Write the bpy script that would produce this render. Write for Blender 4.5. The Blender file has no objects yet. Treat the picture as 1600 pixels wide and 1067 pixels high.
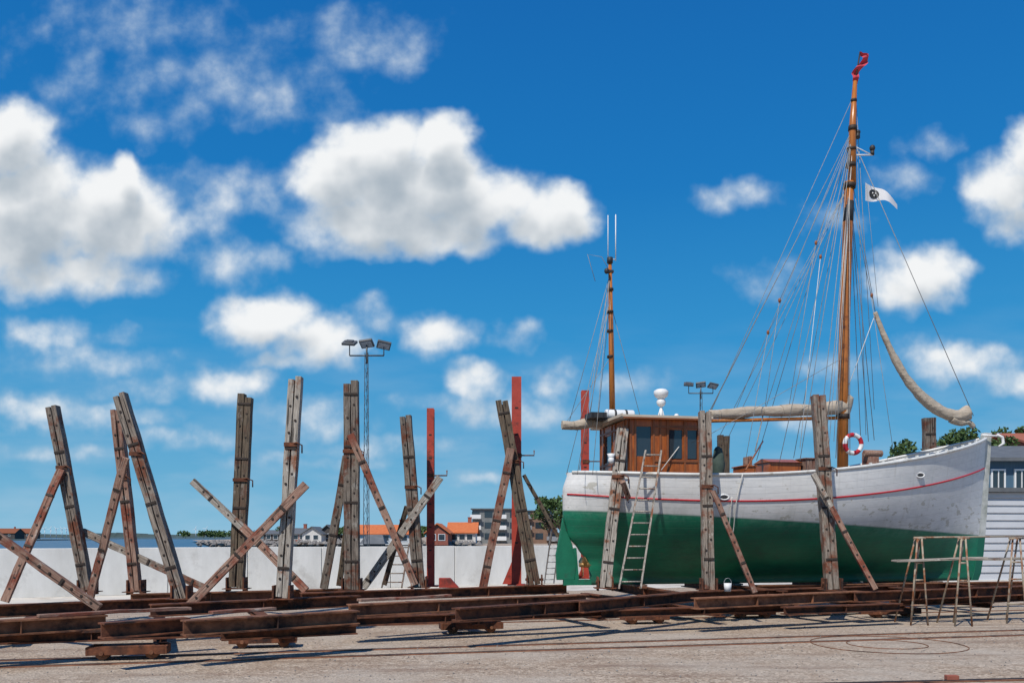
import bpy, math, random
from mathutils import Vector, Matrix, noise
random.seed(7)
R=random.random
def U(a,b): return a+(b-a)*random.random()
scene=bpy.context.scene
F=1400.0; H=1.78; HY=838.0
def W(px,py,d): return Vector(((px-800)/F*d, d, H+(HY-py)/F*d))
def at(px,py,z):
    d=F*(H-z)/(py-HY); return Vector(((px-800)/F*d,d,z))
# ------------------------------------------------------------ materials
def newmat(name):
    m=bpy.data.materials.new(name); m.use_nodes=True
    nt=m.node_tree; nt.nodes.clear()
    o=nt.nodes.new('ShaderNodeOutputMaterial'); b=nt.nodes.new('ShaderNodeBsdfPrincipled')
    nt.links.new(b.outputs[0],o.inputs[0])
    return m,nt,b
def N(nt,t,**k):
    n=nt.nodes.new(t)
    for a,v in k.items(): setattr(n,a,v)
    return n
def noise_n(nt,vec,scale,detail=6,rough=.6):
    n=N(nt,'ShaderNodeTexNoise'); n.inputs['Scale'].default_value=scale
    n.inputs['Detail'].default_value=detail; n.inputs['Roughness'].default_value=rough
    nt.links.new(vec,n.inputs['Vector']); return n.outputs['Fac']
def mapr(nt,val,a,b,c=0,d=1,smooth=False):
    n=N(nt,'ShaderNodeMapRange'); 
    if smooth: n.interpolation_type='SMOOTHSTEP'
    nt.links.new(val,n.inputs[0])
    for i,v in enumerate((a,b,c,d)): n.inputs[i+1].default_value=v
    return n.outputs[0]
def mixc(nt,f,a,b,mode='MIX'):
    n=N(nt,'ShaderNodeMix',data_type='RGBA',blend_type=mode)
    if isinstance(f,(int,float)): n.inputs[0].default_value=f
    else: nt.links.new(f,n.inputs[0])
    for i,v in ((6,a),(7,b)):
        if isinstance(v,tuple): n.inputs[i].default_value=(*v,1)
        else: nt.links.new(v,n.inputs[i])
    return n.outputs[2]
def math_n(nt,op,a,b=None,c=None):
    n=N(nt,'ShaderNodeMath',operation=op)
    for i,v in enumerate((a,b,c)):
        if v is None: continue
        if isinstance(v,(int,float)): n.inputs[i].default_value=v
        else: nt.links.new(v,n.inputs[i])
    return n.outputs[0]
def ocoord(nt,scale=(1,1,1),which='Object'):
    tc=N(nt,'ShaderNodeTexCoord'); mp=N(nt,'ShaderNodeMapping')
    mp.inputs['Scale'].default_value=scale
    nt.links.new(tc.outputs[which],mp.inputs[0]); return mp.outputs[0]
def offs(nt,vec):
    oi=N(nt,'ShaderNodeObjectInfo'); m=math_n(nt,'MULTIPLY',oi.outputs['Random'],37.0)
    a=N(nt,'ShaderNodeVectorMath',operation='ADD'); nt.links.new(vec,a.inputs[0]); nt.links.new(m,a.inputs[1])
    return a.outputs[0],oi.outputs['Random']
def bump(nt,b,h,strength,dist=.02):
    n=N(nt,'ShaderNodeBump'); n.inputs['Strength'].default_value=strength; n.inputs['Distance'].default_value=dist
    nt.links.new(h,n.inputs['Height']); nt.links.new(n.outputs[0],b.inputs['Normal'])
def simple(name,c1,c2,scale=4,rough=.7,bs=.2,stretch=(1,1,1),c3=None,t3=(.6,.7),s3=1.5,metal=0,vary=0.0,dist=.02,checks=0,flake=None):
    m,nt,b=newmat(name)
    v=ocoord(nt,stretch); v,rnd=offs(nt,v)
    n1=noise_n(nt,v,scale,8,.65); h=n1
    col=mixc(nt,mapr(nt,n1,.3,.7),c1,c2)
    if flake:
        vf,_=offs(nt,ocoord(nt,(1,1,.5))); nf=noise_n(nt,vf,6.5,8,.7)
        col=mixc(nt,mapr(nt,nf,.60,.63,0,.7),col,flake)
    if c3:
        v2,_=offs(nt,ocoord(nt)); n2=noise_n(nt,v2,s3,7,.65)
        col=mixc(nt,mapr(nt,n2,t3[0],t3[1]),col,c3)
    if checks:
        vk,_=offs(nt,ocoord(nt,(1,1,.035))); nk=noise_n(nt,vk,38,3,.5)
        ck=mapr(nt,nk,.60,.66,0,checks)
        col=mixc(nt,ck,col,(.02,.015,.012)); h=math_n(nt,'SUBTRACT',n1,ck)
    if vary:
        k=mapr(nt,rnd,0,1,1-vary,1+vary*.5)
        cc=N(nt,'ShaderNodeCombineColor')
        for i in range(3): nt.links.new(k,cc.inputs[i])
        col=mixc(nt,1.0,col,cc.outputs[0],'MULTIPLY')
    nt.links.new(col,b.inputs['Base Color'])
    b.inputs['Roughness'].default_value=rough; b.inputs['Metallic'].default_value=metal
    if bs: bump(nt,b,h,bs,dist)
    return m
M_timber=simple('weathered_timber',(.08,.058,.043),(.40,.34,.28),5,.9,.8,(9,9,.7),(.18,.06,.03),(.50,.62),2.6,vary=.35,checks=.85,flake=(.46,.43,.38))
M_timdark=simple('tarred_timber',(.035,.027,.02),(.20,.15,.10),5,.9,.8,(9,9,.7),(.11,.05,.03),(.5,.66),2.6,vary=.2,checks=.8,flake=(.24,.21,.18))
M_timlight=simple('bleached_timber',(.19,.16,.13),(.56,.51,.44),5,.9,.8,(9,9,.7),(.25,.10,.05),(.54,.64),2.8,vary=.15,checks=.8,flake=(.62,.59,.53))
M_timred=simple('rust_stained_timber',(.16,.07,.045),(.42,.28,.21),5,.9,.8,(9,9,.7),(.20,.055,.03),(.48,.62),2.8,vary=.25,checks=.75,flake=(.48,.42,.36))
M_rust=simple('rusty_iron',(.055,.019,.011),(.22,.075,.032),7,.9,.6,(1,1,1),(.028,.014,.011),(.52,.63),3.0,vary=.25)
M_rustl=simple('orange_rust',(.11,.04,.02),(.32,.14,.07),6,.9,.6,(1,1,1),(.04,.018,.013),(.53,.65),2.0,vary=.2)
M_red=simple('red_lead_paint',(.34,.035,.02),(.46,.06,.035),4,.6,.2,(1,1,1),(.16,.03,.02),(.54,.66),3)
M_hole=simple('dark_iron_and_gaps',(.015,.012,.01),(.05,.03,.02),20,.7,.2)  # iron fittings, and the painted shade of post slots and rail grooves
M_white=simple('white_paint',(.72,.73,.72),(.80,.80,.79),3,.45,.05)
M_grey=simple('galvanised_steel',(.25,.26,.27),(.38,.39,.40),5,.5,.1,metal=.4)
M_lampgrey=simple('dark_grey_metal',(.07,.075,.08),(.13,.135,.14),5,.5,.1,metal=.2)
M_lens=simple('lamp_glass',(.30,.33,.36),(.42,.45,.48),5,.2,.0)
M_dark=simple('black_rubber',(.015,.015,.017),(.04,.04,.04),6,.6,.1)
M_varn=simple('varnished_mahogany',(.27,.060,.011),(.48,.14,.027),4,.32,.15,(6,6,.6),(.14,.03,.008),(.52,.72),2)
M_mast=simple('varnished_pine',(.34,.10,.018),(.54,.20,.04),4,.3,.15,(8,8,.5),(.16,.045,.012),(.56,.68),2)
M_canvas=simple('beige_canvas',(.38,.315,.24),(.50,.43,.345),3,.85,.7,(1.5,1.5,4),(.30,.245,.18),(.55,.75),4,dist=.04)
M_rope=simple('rope_wire',(.20,.20,.20),(.36,.36,.34),10,.6,0)
M_ropew=simple('white_rope',(.55,.53,.48),(.7,.68,.65),10,.8,0)
M_boatred=simple('red_gloss_paint',(.42,.015,.02),(.5,.02,.03),4,.4,.05)
M_green=simple('green_antifouling',(.004,.13,.068),(.008,.18,.095),4,.6,.15,c3=(.04,.075,.055),t3=(.56,.72))
M_greencanvas=simple('green_tarpaulin',(.035,.06,.05),(.08,.12,.10),4,.8,.5)
M_brown=simple('brown_edge_paint',(.20,.06,.02),(.30,.10,.03),4,.5,.1)
M_brass=simple('bronze',(.35,.2,.08),(.5,.3,.12),8,.4,.1,metal=.8)
def glassmat():
    m,nt,b=newmat('window_glass'); b.inputs['Base Color'].default_value=(.03,.04,.05,1); b.inputs['Roughness'].default_value=.06
    b.inputs['Specular IOR Level'].default_value=.8; return m
M_glass=glassmat()
def hullmat():
    m,nt,b=newmat('hull_paint')
    tc=N(nt,'ShaderNodeTexCoord'); sep=N(nt,'ShaderNodeSeparateXYZ'); nt.links.new(tc.outputs['Object'],sep.inputs[0])
    uv=N(nt,'ShaderNodeSeparateXYZ'); nt.links.new(tc.outputs['UV'],uv.inputs[0])
    wl=math_n(nt,'MULTIPLY_ADD',sep.outputs[0],-.052,1.70)
    dz=math_n(nt,'SUBTRACT',sep.outputs[2],wl)
    o=ocoord(nt)
    big=noise_n(nt,o,1.6,8,.7); fine=noise_n(nt,ocoord(nt,(1,3,6)),3,8,.7)
    dzn=math_n(nt,'MULTIPLY_ADD',fine,.012,dz)
    iswhite=mapr(nt,dzn,0.004,.012)
    pv=math_n(nt,'FRACT',math_n(nt,'MULTIPLY',uv.outputs[1],17.0))
    seam=mapr(nt,math_n(nt,'ABSOLUTE',math_n(nt,'SUBTRACT',pv,.5)),.465,.498)
    seamw=math_n(nt,'MULTIPLY',seam,mapr(nt,big,.3,.7,.10,.42))
    white=mixc(nt,mapr(nt,fine,.35,.7),(.78,.775,.755),(.66,.66,.645))
    white=mixc(nt,mapr(nt,big,.50,.70,0,.6),white,(.57,.575,.56))
    pvn=N(nt,'ShaderNodeCombineXYZ'); nt.links.new(sep.outputs[0],pvn.inputs[0]); nt.links.new(math_n(nt,'MULTIPLY',sep.outputs[2],1.8),pvn.inputs[2])
    pat=noise_n(nt,pvn.outputs[0],3.1,5,.6)
    lowmask=mapr(nt,dz,.95,.6)
    bowm=mapr(nt,sep.outputs[0],7,11,0,.035)
    patm=math_n(nt,'MULTIPLY',mapr(nt,math_n(nt,'ADD',pat,bowm),.60,.62),lowmask)
    white=mixc(nt,math_n(nt,'MULTIPLY',patm,.75),white,(.43,.41,.34))
    dirt=mapr(nt,dz,.35,.0,0,.5)
    dirt=math_n(nt,'MULTIPLY',dirt,mapr(nt,big,.35,.6))
    white=mixc(nt,dirt,white,(.40,.42,.38))
    st=noise_n(nt,ocoord(nt,(9,1,.35)),1.0,6,.7)
    white=mixc(nt,mapr(nt,st,.56,.72,0,.4),white,(.46,.43,.37))
    green=mixc(nt,mapr(nt,big,.35,.68),(.003,.205,.105),(.004,.12,.068))
    wear=noise_n(nt,ocoord(nt,(1,1,1.5)),4.5,10,.75)
    green=mixc(nt,mapr(nt,wear,.56,.68,0,.6),green,(.05,.11,.08))
    topwear=math_n(nt,'MULTIPLY',mapr(nt,dz,-.25,0,0,.6),mapr(nt,wear,.42,.6))
    green=mixc(nt,topwear,green,(.09,.28,.19))
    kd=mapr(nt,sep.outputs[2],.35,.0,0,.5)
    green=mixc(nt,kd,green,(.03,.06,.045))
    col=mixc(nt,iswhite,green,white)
    edge=mapr(nt,math_n(nt,'ABSOLUTE',math_n(nt,'SUBTRACT',dzn,.01)),.028,.012,0,.5)
    col=mixc(nt,edge,col,(.06,.18,.13))
    col=mixc(nt,seamw,col,(.10,.11,.11))
    nt.links.new(col,b.inputs['Base Color'])
    b.inputs['Roughness'].default_value=.55
    h=math_n(nt,'SUBTRACT',math_n(nt,'MULTIPLY',fine,.25),seam)
    bump(nt,b,h,.35,.012)
    return m
M_hull=hullmat()
# ------------------------------------------------------------ mesh builder
import bmesh
class MB:
    def __init__(s): s.v=[];s.f=[];s.m=[];s.sm=[]
    def add(s,vs,fs,mi=0,smooth=False):
        o=len(s.v); s.v+=[Vector(v) for v in vs]
        for f in fs: s.f.append([i+o for i in f]); s.m.append(mi); s.sm.append(smooth)
        return s
    def box(s,c,size,mi=0,rot=None):
        c=Vector(c); hx,hy,hz=[x/2 for x in size]
        vs=[Vector((x,y,z)) for x in(-hx,hx) for y in(-hy,hy) for z in(-hz,hz)]
        if rot: vs=[rot@v for v in vs]
        return s.add([c+v for v in vs],[(0,1,3,2),(4,6,7,5),(0,4,5,1),(2,3,7,6),(0,2,6,4),(1,5,7,3)],mi)
    def beam(s,p0,p1,w,d,mi=0,up=Vector((0,1,0))):
        p0=Vector(p0);p1=Vector(p1); z=(p1-p0).normalized(); x=up.cross(z)
        if x.length<1e-3: x=Vector((1,0,0)).cross(z)
        x.normalize(); y=z.cross(x); R_=Matrix((x,y,z)).transposed()
        return s.box((p0+p1)/2,(w,d,(p1-p0).length),mi,R_)
    def tube(s,pts,rad,n=8,mi=0,caps=True,sq=1.0):
        pts=[Vector(p) for p in pts]
        if not isinstance(rad,(list,tuple)): rad=[rad]*len(pts)
        vs=[];prev=None
        for i,p in enumerate(pts):
            t=(pts[min(i+1,len(pts)-1)]-pts[max(i-1,0)]).normalized()
            if prev is None:
                a=Vector((0,0,1)) if abs(t.z)<.9 else Vector((1,0,0))
                x=a.cross(t).normalized()
            else: x=(prev-t*prev.dot(t)).normalized()
            prev=x; y=t.cross(x)
            for k in range(n):
                an=2*math.pi*k/n; vs.append(p+(x*math.cos(an)+y*math.sin(an)*sq)*rad[i])
        fs=[]
        for i in range(len(pts)-1):
            for k in range(n):
                fs.append((i*n+k,i*n+(k+1)%n,(i+1)*n+(k+1)%n,(i+1)*n+k))
        o=len(s.v)
        s.add(vs,fs,mi,True)
        if caps:
            s.f.append([o+k for k in reversed(range(n))]); s.m.append(mi); s.sm.append(False)
            s.f.append([o+len(vs)-n+k for k in range(n)]); s.m.append(mi); s.sm.append(False)
        return s
    def ell(s,c,r,n=14,m=8,mi=0):
        c=Vector(c); vs=[]
        for j in range(m+1):
            ph=math.pi*j/m
            for k in range(n):
                a=2*math.pi*k/n; vs.append(c+Vector((r[0]*math.sin(ph)*math.cos(a),r[1]*math.sin(ph)*math.sin(a),r[2]*math.cos(ph))))
        fs=[(j*n+k,(j+1)*n+k,(j+1)*n+(k+1)%n,j*n+(k+1)%n) for j in range(m) for k in range(n)]
        return s.add(vs,fs,mi,True)
    def obj(s,name,mats,parent=None,loc=None,mat4=None,bevel=0,label=None,cat=None,group=None,recalc=True):
        me=bpy.data.meshes.new(name)
        o=Vector(loc) if loc is not None else Vector((0,0,0))
        me.from_pydata([tuple(v-o) for v in s.v],[],s.f)
        if not isinstance(mats,(list,tuple)): mats=[mats]
        for mm in mats: me.materials.append(mm)
        me.polygons.foreach_set('material_index',s.m); me.polygons.foreach_set('use_smooth',s.sm)
        me.update()
        if recalc:
            bm=bmesh.new(); bm.from_mesh(me)
            bmesh.ops.recalc_face_normals(bm,faces=bm.faces); bm.to_mesh(me); bm.free()
        ob=bpy.data.objects.new(name,me); scene.collection.objects.link(ob)
        if mat4 is not None: ob.matrix_local=mat4
        else: ob.location=o
        if parent: ob.parent=parent
        if bevel:
            b=ob.modifiers.new('bevel','BEVEL'); b.width=bevel; b.segments=2; b.limit_method='ANGLE'
        if label: ob['label']=label
        if cat: ob['category']=cat
        if group: ob['group']=group
        return ob
def empty(name,loc,label,cat,group=None,rotz=0):
    e=bpy.data.objects.new(name,None); scene.collection.objects.link(e); e.location=loc; e.rotation_euler=(0,0,rotz)
    e.empty_display_size=.2; e['label']=label; e['category']=cat
    if group: e['group']=group
    return e
def frame(p0,p1,up=Vector((0,1,0))):
    p0=Vector(p0);p1=Vector(p1); z=(p1-p0).normalized(); x=up.cross(z).normalized(); y=z.cross(x)
    m=Matrix((x,y,z)).transposed().to_4x4(); m.translation=p0; return m,(p1-p0).length
# ------------------------------------------------------------ camera, sun, world
cam=bpy.data.cameras.new('camera'); co=bpy.data.objects.new('camera',cam); scene.collection.objects.link(co)
co.location=(0,0,H); co.rotation_euler=(math.pi/2,0,0); cam.sensor_width=36; cam.lens=31.5; cam.shift_y=.19; cam.clip_end=20000
scene.camera=co
tosun=Vector((-.36,-.66,1.0)).normalized()
sun=bpy.data.lights.new('sun','SUN'); sun.energy=4.1; sun.angle=math.radians(.5); sun.color=(1,.94,.85)
so=bpy.data.objects.new('sun',sun); scene.collection.objects.link(so); so.rotation_euler=(-tosun).to_track_quat('-Z','Y').to_euler(); so.location=(-20,-20,40)
w=bpy.data.worlds.new('World'); scene.world=w; w.use_nodes=True
nt=w.node_tree; nt.nodes.clear()
out=nt.nodes.new('ShaderNodeOutputWorld'); bg=nt.nodes.new('ShaderNodeBackground'); nt.links.new(bg.outputs[0],out.inputs[0])
BL=[(530,280,76,66,1.25),(600,250,80,60,1.25),(690,225,46,50,1.25),(650,290,115,68,1.25),(750,318,100,50,1.2),(850,338,80,46,1.15),(630,352,170,44,1.15),(600,388,100,22,.8),
(15,220,70,60,1.2),(40,335,118,98,1.25),(175,340,98,74,1.2),(195,283,38,34,1.1),(100,428,140,40,.95),(250,370,50,38,.8),
(360,300,115,46,.48),(370,410,70,34,.55),(300,350,80,28,.40),
(190,35,140,45,.33),(120,140,60,35,.33),(340,125,170,50,.38),(560,60,115,45,.38),(430,165,140,38,.34),(230,195,90,30,.30),(630,90,40,28,.34),(250,90,220,80,.18),
(415,500,82,42,1.1),(500,535,74,40,1),(370,490,46,26,.75),(470,562,90,20,.65),(590,500,50,30,.44),(685,525,54,36,.85),(810,525,46,22,.55),(70,525,65,30,.6),(150,565,110,26,.48),(190,525,30,16,.45),
(355,600,66,32,.78),(60,640,65,28,.7),(150,652,120,20,.55),(220,610,80,22,.46),(490,655,90,30,.54),(745,600,44,34,.85),(860,600,40,28,.65),(800,645,100,28,.54),(300,685,130,18,.42),(610,700,130,16,.42),(990,600,60,20,.42),(750,752,60,14,.5),(470,725,140,14,.4),(100,705,130,14,.42),(1250,650,80,20,.42),(660,630,60,16,.38),
(1150,310,56,26,.62),(1455,225,42,20,.38),(1400,280,55,28,.44),(1565,295,60,54,1),(1615,240,40,50,1),(1595,350,50,36,.75),(1430,440,72,50,1.1),(1490,415,32,26,.65),(1500,562,95,32,.8),(1570,590,60,30,.65),(1300,570,60,26,.38),(1200,430,50,36,.30),(1290,340,60,24,.30),
(1760,380,130,70,.9),(-170,520,110,60,.7),(1800,120,120,50,.5),(-150,130,100,60,.6)]
def cloud_group(name,amp,detail,rough,wd):
    g=bpy.data.node_groups.new(name,'ShaderNodeTree')
    g.interface.new_socket('P',in_out='INPUT',socket_type='NodeSocketVector')
    g.interface.new_socket('D',in_out='OUTPUT',socket_type='NodeSocketFloat')
    gi=g.nodes.new('NodeGroupInput')
    P=gi.outputs[0]
    wn=N(g,'ShaderNodeTexNoise'); wn.inputs['Scale'].default_value=1.5; wn.inputs['Detail'].default_value=wd; g.links.new(P,wn.inputs['Vector'])
    ws=N(g,'ShaderNodeVectorMath',operation='SUBTRACT'); g.links.new(wn.outputs['Color'],ws.inputs[0]); ws.inputs[1].default_value=(.5,.5,.5)
    wm=N(g,'ShaderNodeVectorMath',operation='MULTIPLY_ADD'); g.links.new(ws.outputs[0],wm.inputs[0]); wm.inputs[1].default_value=(.75,.6,0); g.links.new(P,wm.inputs[2])
    Q=wm.outputs[0]; prev=None
    for (cx,cy,rx,ry,a) in BL:
        n=N(g,'ShaderNodeVectorMath',operation='MULTIPLY_ADD'); g.links.new(Q,n.inputs[0])
        n.inputs[1].default_value=(100/rx,100/ry,0); n.inputs[2].default_value=(-cx/rx,-cy/ry,0)
        d=N(g,'ShaderNodeVectorMath',operation='DOT_PRODUCT'); g.links.new(n.outputs[0],d.inputs[0]); g.links.new(n.outputs[0],d.inputs[1])
        m=math_n(g,'MULTIPLY_ADD',d.outputs['Value'],-a*.55,a)
        prev=m if prev is None else math_n(g,'SMOOTH_MAX',prev,m,.22)
    prev=math_n(g,'MAXIMUM',prev,-1.5)
    n1=N(g,'ShaderNodeTexNoise'); n1.inputs['Scale'].default_value=1.6; n1.inputs['Detail'].default_value=detail; n1.inputs['Roughness'].default_value=rough
    g.links.new(P,n1.inputs['Vector'])
    f=math_n(g,'MULTIPLY_ADD',n1.outputs['Fac'],amp,-amp*.5)
    D=math_n(g,'ADD',prev,f)
    go=g.nodes.new('NodeGroupOutput'); g.links.new(D,go.inputs[0])
    return g
CG=cloud_group('cloud_density',1.25,8,.52,3)
CS=cloud_group('cloud_shade_density',1.1,3.5,.45,2)
tc=N(nt,'ShaderNodeTexCoord'); sp=N(nt,'ShaderNodeSeparateXYZ'); nt.links.new(tc.outputs['Generated'],sp.inputs[0])
yy=math_n(nt,'MAXIMUM',sp.outputs[1],.03)
uu=math_n(nt,'MULTIPLY_ADD',math_n(nt,'DIVIDE',sp.outputs[0],yy),14.0,8.0)
vv=math_n(nt,'MULTIPLY_ADD',math_n(nt,'DIVIDE',sp.outputs[2],yy),-14.0,8.38)
cp=N(nt,'ShaderNodeCombineXYZ'); nt.links.new(uu,cp.inputs[0]); nt.links.new(vv,cp.inputs[1])
g1=N(nt,'ShaderNodeGroup'); g1.node_tree=CG; nt.links.new(cp.outputs[0],g1.inputs[0])
of=N(nt,'ShaderNodeVectorMath',operation='ADD'); nt.links.new(cp.outputs[0],of.inputs[0]); of.inputs[1].default_value=(-.10,-.50,0)
g2=N(nt,'ShaderNodeGroup'); g2.node_tree=CS; nt.links.new(of.outputs[0],g2.inputs[0])
D1=g1.outputs[0]; D2=g2.outputs[0]
mask=mapr(nt,D1,.0,.95,0,1,True)
up=mapr(nt,sp.outputs[2],0.0,.03)
mask=math_n(nt,'MULTIPLY',mask,up)
lit=mapr(nt,D2,1.55,.30,0,1,True)
thick=mapr(nt,D1,.15,1.0,0,1,True)
ccol=mixc(nt,lit,(.38,.45,.52),(.90,.915,.925))
ccol=mixc(nt,thick,(.38,.54,.70),ccol)
sky=N(nt,'ShaderNodeTexSky',sky_type='NISHITA'); sky.sun_disc=False
sky.sun_elevation=math.asin(tosun.z); sky.sun_rotation=math.atan2(tosun.x,tosun.y)
skc=mixc(nt,1.0,sky.outputs[0],(.10,.10,.10),'MULTIPLY')
rmp=N(nt,'ShaderNodeValToRGB'); nt.links.new(sp.outputs[2],rmp.inputs[0])
cr=rmp.color_ramp; cr.elements[0].position=0; cr.elements[0].color=(.25,.53,.73,1); cr.elements[1].position=1; cr.elements[1].color=(.002,.08,.32,1)
for p,c in ((.07,(.105,.40,.66)),(.2,(.020,.285,.62)),(.36,(.002,.185,.53)),(.55,(.001,.128,.44))):
    e=cr.elements.new(p); e.color=(*c,1)
base=mixc(nt,.92,skc,rmp.outputs[0])
hz=N(nt,'ShaderNodeTexNoise'); hz.inputs['Scale'].default_value=1.0; hz.inputs['Detail'].default_value=5
hm=N(nt,'ShaderNodeVectorMath',operation='MULTIPLY'); nt.links.new(cp.outputs[0],hm.inputs[0]); hm.inputs[1].default_value=(.6,2.2,1); nt.links.new(hm.outputs[0],hz.inputs['Vector'])
hf=math_n(nt,'MULTIPLY',mapr(nt,hz.outputs['Fac'],.42,.75,0,.42),mapr(nt,sp.outputs[2],.24,.06))
base=mixc(nt,hf,base,(.40,.57,.72))
fin=mixc(nt,mask,base,ccol)
nt.links.new(fin,bg.inputs[0]); bg.inputs[1].default_value=1.0
try:
    w.cycles.sampling_method='MANUAL'; w.cycles.sample_map_resolution=512
except Exception: pass
# ------------------------------------------------------------ setting
def wallY(X): return 25.7+.506*(X+14.7)
m,nt,b=newmat('gravelly_yard'); o=ocoord(nt)
fine=noise_n(nt,o,38,6,.7); mid=noise_n(nt,o,2.2,8,.65); big=noise_n(nt,o,.35,5,.6)
vor=N(nt,'ShaderNodeTexVoronoi'); vor.inputs['Scale'].default_value=30; nt.links.new(o,vor.inputs['Vector'])
vs=N(nt,'ShaderNodeSeparateColor'); nt.links.new(vor.outputs['Color'],vs.inputs[0])
col=mixc(nt,mapr(nt,vs.outputs[0],.1,.95),(.20,.150,.105),(.64,.53,.41))
col=mixc(nt,mapr(nt,fine,.35,.7,0,.5),col,(.37,.28,.20))
col=mixc(nt,mapr(nt,mid,.42,.66,0,.65),col,(.31,.215,.145))
col=mixc(nt,mapr(nt,big,.45,.62,0,.6),col,(.46,.405,.335))
st=noise_n(nt,ocoord(nt,(.25,1.6,1)),1.1,7,.65)
col=mixc(nt,mapr(nt,st,.52,.68,0,.65),col,(.18,.11,.075))
nt.links.new(col,b.inputs['Base Color']); b.inputs['Roughness'].default_value=.95
bump(nt,b,math_n(nt,'ADD',vor.outputs['Distance'],math_n(nt,'MULTIPLY',mid,.8)),.6,.025)
M_ground=m
g=MB()
poly=[(-70,-80,0),(900,-80,0),(900,2500,0),(-400,2500,0),(-150,420,0),(-72,215,0),(-45,196,0),(-8,186,0),(10,60,0),(14,wallY(14)+1.5,0),(-70,wallY(-70)+1.5,0)]
g.add(poly,[tuple(range(len(poly)))])
go=g.obj('ground',M_ground); go['kind']='structure'
m,nt,b=newmat('fjord_water'); o=ocoord(nt,(.15,1,1)); n=noise_n(nt,o,.5,6,.6)
nt.links.new(mixc(nt,n,(.015,.07,.14),(.04,.13,.22)),b.inputs['Base Color']); b.inputs['Roughness'].default_value=.35
bump(nt,b,n,.6,.3)
wt=MB().add([(-9000,-300,-.9),(9000,-300,-.9),(9000,14000,-.9),(-9000,14000,-.9)],[(0,1,2,3)]).obj('water',m); wt['kind']='structure'
M_conc=simple('concrete',(.62,.61,.57),(.80,.79,.75),1.5,.9,.25,(1,1,.35),(.48,.46,.42),(.56,.76),1.2)
M_concl=simple('pale_concrete_floor',(.54,.50,.44),(.66,.62,.55),2,.9,.2,c3=(.38,.33,.27),t3=(.5,.7),s3=.8)
ap=MB().add([(-60,wallY(-60)-3.2,.004),(14,wallY(14)-5.2,.004),(14,wallY(14),.004),(-60,wallY(-60),.004)],[(0,1,2,3)]).obj('pavement',M_concl); ap['kind']='structure'
mb=MB(); ux=Vector((1,.506,0)).normalized(); ang=math.atan(.506); Rw=Matrix.Rotation(ang,3,'Z')
for i in range(30):
    c=Vector((-46,wallY(-46),0))+ux*(i*2.4)
    mb.box(c+Vector((0,0,.715+U(-.006,.006))),(2.375,.30,1.43),0,Rw)
mb.box(Vector((-46,wallY(-46),0))+ux*(14.5*2.4)+Vector((0,.03,.68)),(30*2.4,.2,1.36),0,Rw)
mb.obj('concrete_wall',M_conc,loc=(-10,wallY(-10),0),bevel=.014,label='long pale cast concrete flood wall beside the fjord',cat='wall')
M_far=simple('distant_wood',(.035,.06,.06),(.07,.10,.09),.02,.95,0)
mb=MB(); vs=[];n=160
for i in range(n+1):
    px=-300+i*720/n; d=1700; X=(px-800)/F*d
    h=3.5+9*abs(noise.noise(Vector((i*.11,0,0))))+4*abs(noise.noise(Vector((i*.6,3,0))))
    if px>330: h*=.7
    vs+= [(X,d,-.9),(X,d+15,h),(X,d+160,h*.8)]
mb.add(vs,[(i*3+k,i*3+3+k,i*3+4+k,i*3+1+k) for i in range(n) for k in (0,1)])
fo=mb.obj('far_shore_hills',M_far); fo['kind']='structure'
for px in (62,70,79,88,97,104,306,322):
    d=1690; X=(px-800)/F*d; e=empty('wind_turbine',(X,d,0),'tiny white three-bladed wind turbine on the far coast','wind turbine','wind turbines along the far coast')
    MB().tube([(0,0,0),(0,0,16)],[.7,.4],6).obj('tower',M_white,parent=e)
    bl=MB(); a0=U(0,2); bl.box((0,-1.2,16),(1.2,2,1.2))
    for k in range(3):
        a=a0+k*2.094; bl.beam((0,-1.5,16),(6*math.cos(a),-1.5,16+6*math.sin(a)),.6,.2)
    bl.obj('rotor',M_white,parent=e)
M_brick=simple('red_brick',(.25,.07,.045),(.36,.12,.08),3,.9,.1)
M_orange=simple('orange_roof_tiles',(.50,.12,.035),(.62,.19,.06),2,.8,.1)
M_redtile=simple('brown_red_roof_tiles',(.30,.09,.05),(.42,.14,.08),2,.8,.1)
M_gtile=simple('grey_roof',(.09,.10,.11),(.15,.16,.17),2,.7,.1)
M_wwall=simple('whitewashed_wall',(.55,.54,.51),(.68,.67,.64),2,.9,.05)
M_darkw=simple('dark_clad_wall',(.05,.045,.045),(.09,.08,.075),2,.9,.05)
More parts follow.
